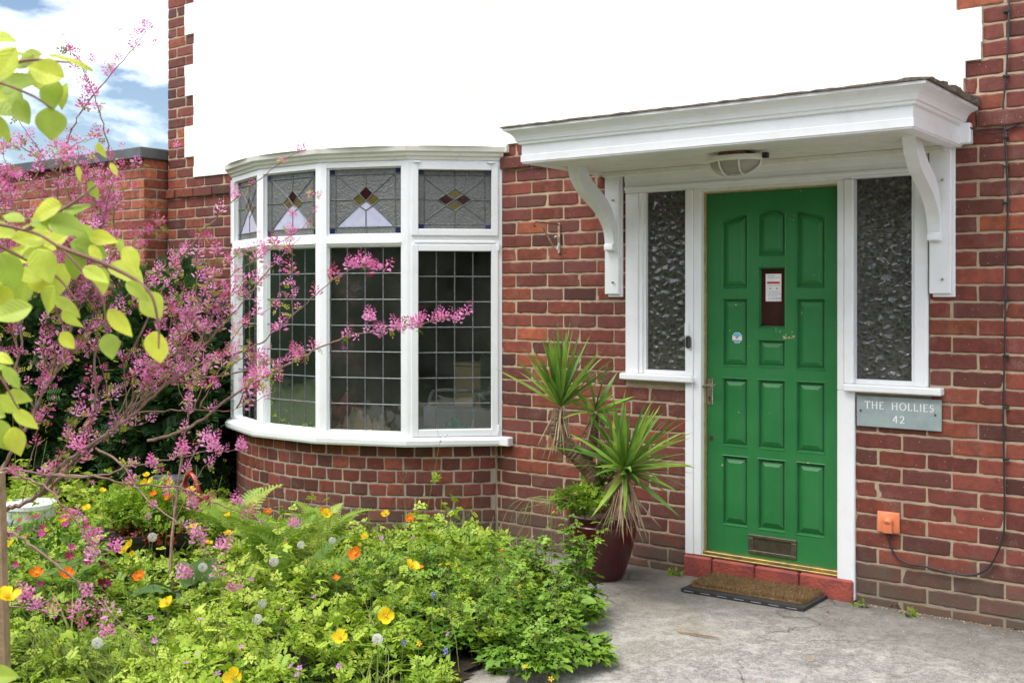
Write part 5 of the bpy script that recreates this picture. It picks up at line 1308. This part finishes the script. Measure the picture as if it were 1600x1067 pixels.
for a in [(238, 839, .42, 'dandelion clock on a pale stalk before the black trough', 1.0), (428, 877, .34, 'round dandelion clock in front of the ferns', 1.0), (317, 886, .30, 'faded dandelion clock right of the dock leaves', 1), (470, 851, .36, 'half open dandelion clock at the top of the fern', .8), (519, 844, .36, 'flat dandelion clock right of the ferns', .75), (410, 942, .24, 'ragged dandelion clock in the shady gap', .9), (402, 967, .22, 'thin dandelion clock under the ragged one', .95), (590, 998, .26, 'dandelion clock low near the grey-blue flowers', .95), (152, 1004, .28, 'dandelion clock behind the grass tuft', .9)]:
    flower('dandelion_clock', a[0], a[1], a[2], a[3], 'dandelion clocks in the bed', a[4])
for i, (px, py, h) in enumerate([(242, 1000, .26), (307, 1022, .26), (377, 1010, .26), (290, 1036, .26), (340, 1052, .26), (455, 1040, .26), (468, 1043, .26), (465, 1054, .25), (530, 1040, .26), (236, 965, .26), (437, 951, .22), (451, 925, .24), (491, 932, .22), (313, 968, .26), (645, 840, .34), (587, 838, .34), (596, 840, .34), (440, 952, .23), (392, 905, .26), (700, 990, .24)]):
    flower('cranesbill_flower', px, py, h, 'small mauve cranesbill flower among the green weeds', 'mauve cranesbill flowers in the weeds', random.uniform(.8, 1.1))
for i, (px, py, h) in enumerate([(655, 1005, .27), (763, 905, .30), (812, 915, .28), (862, 963, .22), (821, 1041, .16), (861, 1060, .10), (700, 881, .34), (713, 884, .34), (688, 882, .34), (865, 800, .38), (562, 850, .34), (480, 877, .3)]):
    flower('yellow_avens_flower', px, py, h, 'tiny yellow star flower of an avens plant', 'tiny yellow avens flowers', random.uniform(.8, 1.1))
for (px, py, h, lab) in [(631, 1001, .27, 'small blue flower head low in the middle of the bed'), (678, 926, .33, 'pale blue flower spike in the weeds below the window'), (697, 1012, .25, 'faint blue flower near the paving stone')]:
    flower('bluebell', px, py, h, lab, 'small blue flowers in the weeds', .7)

# ------------------------------------------------------------------ pink flowering shrub
sh = thing('pink_flowering_shrub', 'arching shrub covered in pink pea flowers beside the bow window', 'shrub', at(-60, 1000, 4.9)*[1, 1, 0])
SHB = at(-60, 1000, 4.9)*[1, 1, 0]
mains = [  # (px, py, distance) survey of the main limbs, radius at the base
 ([(-60, 1000, 4.9), (-40, 880, 4.9), (0, 802, 4.9), (37, 787, 4.9), (86, 755, 4.9), (124, 708, 4.95), (180, 667, 5.0), (222, 600, 5.05), (262, 545, 5.1), (300, 490, 5.2), (335, 425, 5.3)], .014),
 ([(60, 775, 4.9), (94, 729, 4.8), (131, 702, 4.8), (169, 676, 4.8), (210, 646, 4.85), (262, 597, 4.9), (300, 560, 5.0), (349, 507, 5.1), (395, 452, 5.2), (440, 400, 5.25), (470, 372, 5.3)], .010),
 ([(-40, 880, 4.9), (-20, 790, 4.7), (10, 720, 4.7), (50, 650, 4.7), (95, 560, 4.75), (120, 480, 4.8), (128, 400, 4.85), (105, 296, 4.9), (75, 255, 4.9), (26, 184, 4.9)], .011),
 ([(-40, 850, 4.8), (0, 742, 4.6), (127, 746, 4.6), (225, 725, 4.6), (311, 708, 4.7), (375, 702, 4.7)], .007),
 ([(-30, 790, 4.5), (0, 736, 4.4), (37, 746, 4.35), (75, 764, 4.3), (120, 817, 4.25), (150, 858, 4.2), (182, 898, 4.2)], .007),
 ([(-60, 850, 4.3), (0, 830, 4.1), (37, 843, 4.0), (94, 888, 3.95), (142, 926, 3.9), (202, 986, 3.85), (262, 1042, 3.85)], .007),
 ([(60, 745, 4.7), (135, 742, 4.6), (210, 757, 4.6), (277, 761, 4.6), (330, 783, 4.6), (400, 811, 4.6), (455, 835, 4.6)], .006),
 ([(150, 700, 4.75), (187, 723, 4.6), (225, 776, 4.5), (285, 821, 4.4), (326, 866, 4.35), (349, 914, 4.3)], .006),
 ([(-60, 930, 4.0), (0, 944, 3.9), (75, 956, 3.85), (157, 986, 3.8)], .004),
 ([(105, 480, 4.8), (95, 390, 4.85), (88, 310, 4.9), (112, 202, 4.95), (146, 150, 5.0), (187, 101, 5.0), (238, 37, 5.0)], .007),
 ([(180, 400, 4.9), (178, 330, 4.95), (174, 270, 5), (165, 210, 5), (148, 154, 5), (125, 100, 5.0), (103, 66, 5.0)], .005),
 ([(200, 640, 4.9), (260, 600, 4.9), (330, 562, 4.9), (400, 540, 4.9), (450, 500, 4.9), (500, 455, 4.9), (540, 425, 4.9), (598, 413, 4.9)], .006),
 ([(230, 690, 4.8), (300, 665, 4.8), (360, 620, 4.8), (420, 585, 4.8), (480, 553, 4.8), (540, 527, 4.8), (620, 512, 4.8), (680, 501, 4.8), (727, 492, 4.8)], .007),
 ([(200, 560, 5.0), (262, 440, 5.0), (310, 370, 5.0), (370, 310, 5.0), (430, 262, 5.0), (480, 228, 5.0)], .006),
 ([(150, 640, 4.8), (150, 560, 4.8), (153, 500, 4.8), (140, 440, 4.8), (160, 360, 4.9), (200, 290, 5.0), (215, 250, 5.0)], .006),
 ([(40, 700, 4.7), (20, 600, 4.6), (35, 520, 4.6), (10, 420, 4.6), (20, 330, 4.7), (5, 230, 4.7)], .007),
 ([(262, 597, 4.9), (330, 590, 4.9), (400, 575, 4.9), (450, 560, 4.9), (490, 540, 4.9)], .005),
 ([(210, 646, 4.85), (290, 640, 4.8), (360, 640, 4.8), (430, 610, 4.8)], .004),
 ([(300, 490, 5.2), (350, 440, 5.2), (420, 390, 5.2), (480, 350, 5.2), (490, 300, 5.2)], .004),
 ([(280, 1010, 5.6), (265, 900, 5.8), (278, 760, 6.0), (292, 660, 6.0), (310, 560, 6.1), (330, 450, 6.1)], .012)]
mb = MB(); nodes = []   # nodes: places where flower spikes grow
def grow(pts, r0, fl_from=.45, step=.075, kind=0):
    sp = smoothpath([at(*p) if kind == 0 else p for p in pts], 7); n_ = len(sp)
    sp = [q+np.array([random.gauss(0, .003) for _ in range(3)]) for q in sp]
    mb.cur = (random.random(),)*3; mb.tube(sp, [max(.0013, r0*(1-.85*i/n_)) for i in range(n_)], 6 if r0 > .006 else 4, False)
    acc = 0
    for i in range(1, n_):
        acc += np.linalg.norm(sp[i]-sp[i-1])
        if i/n_ > fl_from and acc > step*random.uniform(.6, 1.4): nodes.append((sp[i], unit(sp[i]-sp[i-1]), i/n_)); acc = 0
    return sp
limbs = []
for i, (pts, r0) in enumerate(mains): limbs.append(grow(pts, r0, .3 if r0 < .01 else .55, .10 if i not in (3, 4, 5, 6, 7, 8) else .16))
SH_SIDE = np.array([C_, S_, 0]); SH_IN = np.array([-S_, C_, 0])
def proj(q):
    Z = -q[0]*S_+(q[1]+DD)*C_; return 800+FPX*(q[0]*C_+(q[1]+DD)*S_)/Z, 464+(HH-q[2])*FPX/Z
tw = 0; tries = 0
while tw < 125 and tries < 5000:
    tries += 1
    L_ = limbs[random.choice([0, 0, 1, 1, 2, 2, 2, 11, 12, 13, 14, 14, 15, 15, 16, 17, 18, 19])]; k_ = random.randrange(int(len(L_)*.3), len(L_)-1); b = L_[k_]
    ax_ = unit(L_[min(k_+1, len(L_)-1)]-L_[k_-1]); d = unit(ax_*1.0+SH_SIDE*random.gauss(0, .55)+SH_IN*random.gauss(0, .6)+np.array([0, 0, random.gauss(.45, .35)])); l = random.uniform(.22, .60)
    e_ = b+d*l+np.array([0, 0, -.10*l]); px, py = proj(e_)
    ok = (px < 350 and 215 < py < 760) or (px < 470 and 330 < py < 640 and random.random() < .35)
    if px > 250 and py < 290: ok = False
    if py > 590 and px > 180 and random.random() < .7: ok = False
    if not ok: continue
    tw += 1; grow([b, b+d*l*.5+np.array([0, 0, .03]), e_], .0035, .25, .07, 1)
mb.build('branches', m_bark, sh, True)
def raceme(n_, seed):
    r = random.Random(seed); vs = []; fs = []; tt = []
    for i in range(n_):
        u = i/(n_-1); a = i*2.4; rad = .22*(1-u)**.7+.05; s_ = (.19*(1-u)+.07) ; c_ = np.array([u*1.0, rad*cos(a), rad*sin(a)])
        dirv = unit(np.array([.5, cos(a), sin(a)])); up_ = unit(np.cross(dirv, [.2, .9, .3])); w_ = np.cross(dirv, up_); b = len(vs)
        for q in (-dirv*.5, up_*.34+dirv*.35, dirv*1.05, -up_*.34+dirv*.35, w_*.42+dirv*.9, -w_*.36+dirv*.7): vs.append(tuple(c_+q*s_))
        fs += [(b, b+1, b+2), (b, b+2, b+3), (b, b+4, b+2), (b, b+2, b+5)]
    b = len(vs); vs += [(0, .02, 0), (0, -.02, .01), (1.05, 0, 0)]; fs.append((b, b+1, b+2))
    return np.array(vs), np.array(fs)
RAC = [raceme(20, 1), raceme(15, 2), raceme(24, 3), raceme(13, 4)]
extra = [(455, 810, 4.6), (300, 785, 4.6), (372, 780, 4.55), (118, 690, 4.4), (140, 830, 4.3), (142, 862, 4.2), (175, 852, 4.1), (325, 690, 4.6), (285, 700, 4.6), (240, 720, 4.6), (375, 695, 4.7), (335, 692, 4.7), (40, 925, 3.9), (125, 950, 3.85), (165, 985, 3.8), (55, 940, 3.9), (575, 492, 4.8), (595, 512, 4.8), (622, 507, 4.8), (650, 503, 4.8), (690, 494, 4.8), (712, 494, 4.8), (550, 410, 4.9), (570, 405, 4.9), (595, 412, 4.9), (470, 228, 5.0), (215, 48, 5.0), (105, 72, 5.0), (118, 95, 5.0), (150, 135, 5.0), (140, 140, 5.0), (128, 122, 5.0), (180, 85, 5.0), (172, 108, 5.0), (274, 222, 5.1), (345, 848, 4.35), (310, 835, 4.4), (365, 915, 4.3), (290, 895, 4.35), (20, 300, 4.7), (5, 225, 4.7), (470, 545, 4.9), (440, 400, 5.2), (455, 330, 5.2)]
P = []; D = []; Sz = []; Ti = []
for q, d, f_ in nodes:
    px, py = proj(q)
    dens = .9 if py < 560 else .8
    if random.random() > dens: continue
    dd = unit(d*.25+np.array([random.gauss(0, .4), random.gauss(0, .4), random.uniform(.3, 1.1)])); P.append(q); D.append(dd); Sz.append(random.uniform(.038, .082)); Ti.append(random.uniform(.25, 1))
for e_ in extra:
    for _ in range(3 if e_[1] > 400 else 2): P.append(at(e_[0]+random.uniform(-6, 6), e_[1]+8+random.uniform(-5, 5), e_[2])); D.append(unit([random.gauss(0, .4), random.gauss(0, .4), 1])); Sz.append(random.uniform(.045, .075)*(1 if e_[1] > 400 else .65)); Ti.append(random.uniform(.5, 1))
P, D, Sz, Ti = map(np.array, (P, D, Sz, Ti)); order = np.argsort(-Sz)
big, rest = order[:100], order[100:]
for i in big:
    V_, F_, T_ = scatter([RAC[i % 4]], P[i:i+1], frames(D[i:i+1], rng.uniform(0, 6, 1)), Sz[i:i+1], Ti[i:i+1]); nv = len(RAC[i % 4][0]); T_ = T_-.45*(RAC[i % 4][0][:, 0]**2); npmesh('flower_spike', V_, F_, np.clip(T_, 0, 1), m_pinkfl, sh)
out = []
for k_ in range(4):
    idx = np.array([i for i in rest if i % 4 == k_]); V_, F_, T_ = scatter([RAC[k_]], P[idx], frames(D[idx], rng.uniform(0, 6, len(idx))), Sz[idx], Ti[idx]); T_ = np.clip(T_-.45*np.tile(RAC[k_][0][:, 0]**2, len(idx)), 0, 1); out.append((V_, F_, T_))
# smaller side spikes and buds, crowding the twigs
ns = 1000; idx = rng.integers(0, len(nodes), ns); Pn = np.array([nodes[i][0] for i in idx])+rng.normal(0, .028, (ns, 3)); keep = np.array([proj(q)[1] < 610 or random.random() < .3 for q in Pn]); Pn = Pn[keep]; ns = len(Pn)
Dn = rng.normal(0, .6, (ns, 3)); Dn[:, 2] = rng.uniform(-.2, 1.2, ns)
out.append(scatter(RAC, Pn, frames(Dn, rng.uniform(0, 6, ns)), rng.uniform(.014, .045, ns), rng.uniform(.0, .9, ns)))
V_, F_, T_ = merge(out); tag(npmesh('flower_spike', V_, F_, T_, m_pinkfl, sh), kind='stuff')
nl = 1700; idx = rng.integers(0, len(nodes), nl); P = np.array([nodes[i][0] for i in idx])+rng.normal(0, .015, (nl, 3)); D = rng.normal(0, .7, (nl, 3)); D[:, 2] = rng.normal(.1, .5, nl)
V_, F_, T_ = scatter([t_pinnate(3, .40, .22), t_pinnate(4, .34, .16)], P, frames(D, rng.normal(0, .6, nl)), rng.uniform(.018, .042, nl), rng.uniform(0, 1, nl)); npmesh('foliage', V_, F_, T_, m_shleaf, sh)

# ------------------------------------------------------------------ young tree reaching in from the left, close to the camera
tr_ = thing('young_tree', 'young tree with large lime green leaves reaching in at the left', 'tree', at(-420, 1000, 2.2)*[1, 1, 0])
mb = MB(); TB = at(-420, 1000, 2.2)*[1, 1, 0]
mb.tube(smoothpath([TB, TB+[.02, .03, 1.0], TB+[.0, .05, 1.8], TB+[.05, 0, 2.6]], 6), [.03-.001*i for i in range(19)], 8)
tw_ = [[(-430, 470, 2.2), (-200, 400, 2.1), (-60, 350, 2.0), (40, 360, 2.0), (90, 385, 1.98), (130, 425, 1.96), (160, 465, 1.95), (165, 520, 1.95)], [(-60, 350, 2.0), (20, 395, 2.02), (85, 430, 2.02), (120, 470, 2.0)], [(90, 385, 1.98), (180, 420, 1.96), (232, 455, 1.95), (247, 505, 1.95), (248, 545, 1.95)],
       [(-430, 200, 2.2), (-180, 110, 2.1), (-40, 120, 2.05), (40, 145, 2.0), (82, 170, 2.0)], [(-40, 120, 2.05), (40, 95, 2.0), (110, 98, 2.0)], [(-430, 650, 2.2), (-150, 560, 2.0), (-20, 575, 1.95), (30, 640, 1.95)], [(40, 360, 2.0), (110, 320, 2.0), (150, 290, 2.0)]]
for w_ in tw_: sp = smoothpath([at(*p) for p in w_], 6); mb.tube(sp, [.005*(1-.75*i/len(sp)) for i in range(len(sp))], 6)
mb.build('trunk', m_twigred, tr_, True)
def t_vein(W, droop, ph):
    vs = []; fs = []; n, m = 26, 6
    for i in range(n+1):
        t = i/n; w = W*.5*(sin(pi*t**.85)**.75)*(1-.35*t**3) if 0 < t < 1 else .002
        w *= 1+(.035 if i % 2 else -.02)
        for j in range(-m, m+1):
            v = j/m; y = w*v; z = -droop*t*t+abs(y)*.22+.010*sin(2*pi*(t*8-abs(y)*7))*min(1, abs(v)*4)*(1-abs(v)*.3)+.03*sin(t*6+ph)*v
            vs.append((t, y, z-(.008 if j == 0 else 0)))
    q = 2*m+1
    for i in range(n):
        for j in range(2*m): a = i*q+j; fs.append((a, a+1, a+q+1, a+q)[::-1])
    return tri(vs, fs)
LV = [(15, 425, 80, 70, .6), (62, 440, 66, 40, .6), (118, 412, 64, 100, .6), (160, 372, 58, 10, .5), (205, 405, 60, 60, .5), (215, 455, 55, 40, .5), (88, 378, 70, 150, .6), (45, 430, 60, 200, .6), (0, 470, 80, 50, .6), (60, 130, 60, 60, .5), (98, 150, 55, 100, .5), (25, 85, 60, -10, .5), (0, 200, 60, 60, .5), (0, 680, 70, 60, .6), (30, 620, 50, 20, .5), (70, 330, 75, 160, .6), (0, 365, 90, 20, .6), (120, 330, 60, -20, .5), (160, 440, 60, 80, .5), (75, 470, 70, 120, .6), (28, 128, 95, -30, .62), (70, 112, 80, 200, .6), (112, 96, 82, 12, .34), (82, 150, 75, 80, .55), (78, 195, 66, 85, .85), (42, 96, 70, 160, .6), (15, 165, 85, 40, .7), (8, 105, 90, 120, .6), (35, 175, 60, 60, .6), (5, 60, 60, 10, .5),
      (50, 372, 75, 170, .7), (105, 355, 80, 25, .6), (140, 388, 75, 20, .6), (198, 428, 78, 30, .78), (95, 440, 72, 95, .85), (30, 455, 85, 110, .75), (30, 400, 90, 190, .7), (68, 415, 80, 60, .6), (150, 430, 60, 30, .5), (238, 478, 60, 55, .78), (246, 543, 66, 88, .72), (188, 505, 70, 52, .42), (172, 542, 56, 75, .62), (105, 478, 62, 30, .5), (112, 500, 50, 50, .5), (106, 532, 42, 50, .62), (18, 490, 80, 160, .6), (58, 395, 60, -10, .5),
      (146, 298, 40, 80, .5), (124, 272, 32, 80, .35), (70, 350, 55, 0, .6), (150, 400, 50, 60, .4), (188, 385, 34, 75, .4), (158, 235, 36, 55, .35), (178, 265, 30, 60, .35),
      (18, 590, 55, 55, .42), (40, 655, 60, 40, .4), (12, 632, 60, 30, .5), (25, 690, 60, 75, .65), (5, 560, 50, 20, .4), (-20, 640, 80, 30, .6), (-30, 420, 100, 20, .7), (-30, 150, 100, 0, .7), (3, 1055, 60, 0, .6), (-5, 575, 40, 0, .5), (135, 370, 66, 50, .5), (20, 340, 60, 200, .4)]
out = []; right = np.array([C_, S_, 0]); fwd = np.array([-S_, C_, 0]); upv = np.array([0, 0, 1.])
for (px, py, ln, ang, wr) in LV:
    t_ = random.uniform(1.86, 2.12); Lm = ln*.80*t_/FPX; a = radians(ang); d = right*cos(a)-upv*sin(a)+fwd*random.uniform(-.35, .35); d = unit(d)
    c_ = at(px, py, t_); base = c_-d*Lm*.5; tv, tf = t_vein(wr*1.15, random.uniform(-.15, .22), random.random()*6)
    R_ = frames(np.array([d]), np.array([random.gauss(0, .35)]), -fwd+upv*.6)
    out.append(scatter([(tv, tf)], np.array([base]), R_, np.array([Lm]), np.array([random.uniform(.1, 1)])))
V_, F_, T_ = merge(out); npmesh('foliage', V_, F_, T_, m_hazel, tr_, True)

# ------------------------------------------------------------------ hedges out of view: seen only mirrored in the panes
def hedge(name, label, x0, x1, y0, y1, h, n_):
    t = thing(name, label, 'hedge', ((x0+x1)/2, (y0+y1)/2, 0))
    mb = MB(); mb.box(x0+.25, x1-.25, y0+.25, y1-.25, 0, h-.25); mb.build('inner_foliage', simple('hedge_core', (.008, .018, .006), (.015, .03, .01), 3, 1), t)
    P = np.stack([rng.uniform(x0, x1, n_), rng.uniform(y0, y1, n_), rng.uniform(0, h, n_)], 1); s_ = rng.integers(0, 3, n_); P[s_ == 0, 1] = y1-rng.uniform(0, .3, (s_ == 0).sum()); P[s_ == 1, 1] = y1-rng.uniform(0, .35, (s_ == 1).sum()); P[s_ == 2, 2] = h-rng.uniform(0, .3, (s_ == 2).sum())
    P[:, 2] *= 1+.10*np.sin(P[:, 0]*1.3)+.06*np.sin(P[:, 0]*3.1)
    V_, F_, T_ = scatter([tri([(0, 0, 0), (.5, .3, .05), (1, 0, 0), (.5, -.3, .05)], [(0, 1, 2), (0, 2, 3)])], P, frames(rng.normal(0, 1, (n_, 3))), rng.uniform(.10, .26, n_), np.clip(rng.uniform(0, 1, n_)*P[:, 2]/h, 0, 1)); npmesh('foliage', V_, F_, T_, m_hedge, t)
hedge('privet_hedge', 'tall privet hedge across the drive facing the house', -17, 10, -13.5, -11.5, 5.4, 24000)
hedge('privet_hedge', 'tall privet hedge added out of view at left to darken the panes', -18, -15.5, -11, -.5, 4.4, 20000)  # unseen hedge, added so the left panes mirror something dark

# ------------------------------------------------------------------ sky, sun, camera
W = bpy.data.worlds.new('World'); bpy.context.scene.world = W; W.use_nodes = True; nt = W.node_tree; nt.nodes.clear()
SUN_EL, SUN_AZ = radians(61), radians(205)     # azimuth clockwise from +Y
o_ = nt.nodes.new('ShaderNodeOutputWorld'); bg = nt.nodes.new('ShaderNodeBackground'); sky = nt.nodes.new('ShaderNodeTexSky')
sky.sky_type = 'NISHITA'; sky.sun_disc = False; sky.sun_elevation = SUN_EL; sky.sun_rotation = SUN_AZ; sky.dust_density = .6; sky.air_density = 1.0
tc = nt.nodes.new('ShaderNodeTexCoord'); mp_ = nt.nodes.new('ShaderNodeMapping'); mp_.inputs['Scale'].default_value = (1, 1, 2.6); nz = nt.nodes.new('ShaderNodeTexNoise'); nz.inputs['Scale'].default_value = 2.4; nz.inputs['Detail'].default_value = 7; nz.inputs['Roughness'].default_value = .58; nz.inputs['Distortion'].default_value = .4
rp = nt.nodes.new('ShaderNodeMapRange'); rp.inputs[1].default_value = .40; rp.inputs[2].default_value = .66
mx = nt.nodes.new('ShaderNodeMix'); mx.data_type = 'RGBA'; mx.inputs[7].default_value = (30.0, 30.0, 30.3, 1)
nt.links.new(tc.outputs['Generated'], mp_.inputs[0]); nt.links.new(mp_.outputs[0], nz.inputs['Vector']); nt.links.new(nz.outputs['Fac'], rp.inputs[0]); nt.links.new(rp.outputs[0], mx.inputs[0]); nt.links.new(sky.outputs[0], mx.inputs[6]); nt.links.new(mx.outputs[2], bg.inputs[0]); bg.inputs[1].default_value = .15; nt.links.new(bg.outputs[0], o_.inputs[0])
sl = bpy.data.lights.new('sun', 'SUN'); sl.energy = 3.9; sl.angle = radians(38); sl.color = (1, .96, .9); so = bpy.data.objects.new('sun', sl); C.objects.link(so)
import mathutils
sd_ = mathutils.Vector((sin(SUN_AZ)*cos(SUN_EL), cos(SUN_AZ)*cos(SUN_EL), sin(SUN_EL))); so.rotation_euler = sd_.to_track_quat('Z', 'Y').to_euler(); so.location = sd_*30
cam = bpy.data.cameras.new('camera'); co = bpy.data.objects.new('camera', cam); C.objects.link(co)
co.location = (0, -DD, HH); co.rotation_euler = (pi/2, 0, TH); cam.sensor_width = 36; cam.lens = FPX/1600*36; cam.shift_y = -(533.5-464)/1600
cam.clip_start = .05; cam.clip_end = 500; cam.dof.use_dof = True; cam.dof.focus_distance = 6.0; cam.dof.aperture_fstop = 7.1
sc_ = bpy.context.scene; sc_.camera = co; sc_.render.engine = 'CYCLES'; sc_.view_settings.view_transform = 'Standard'; sc_.view_settings.look = 'None'; sc_.view_settings.exposure = 0; sc_.view_settings.gamma = 1
sc_.cycles.max_bounces = 6; sc_.cycles.transparent_max_bounces = 8
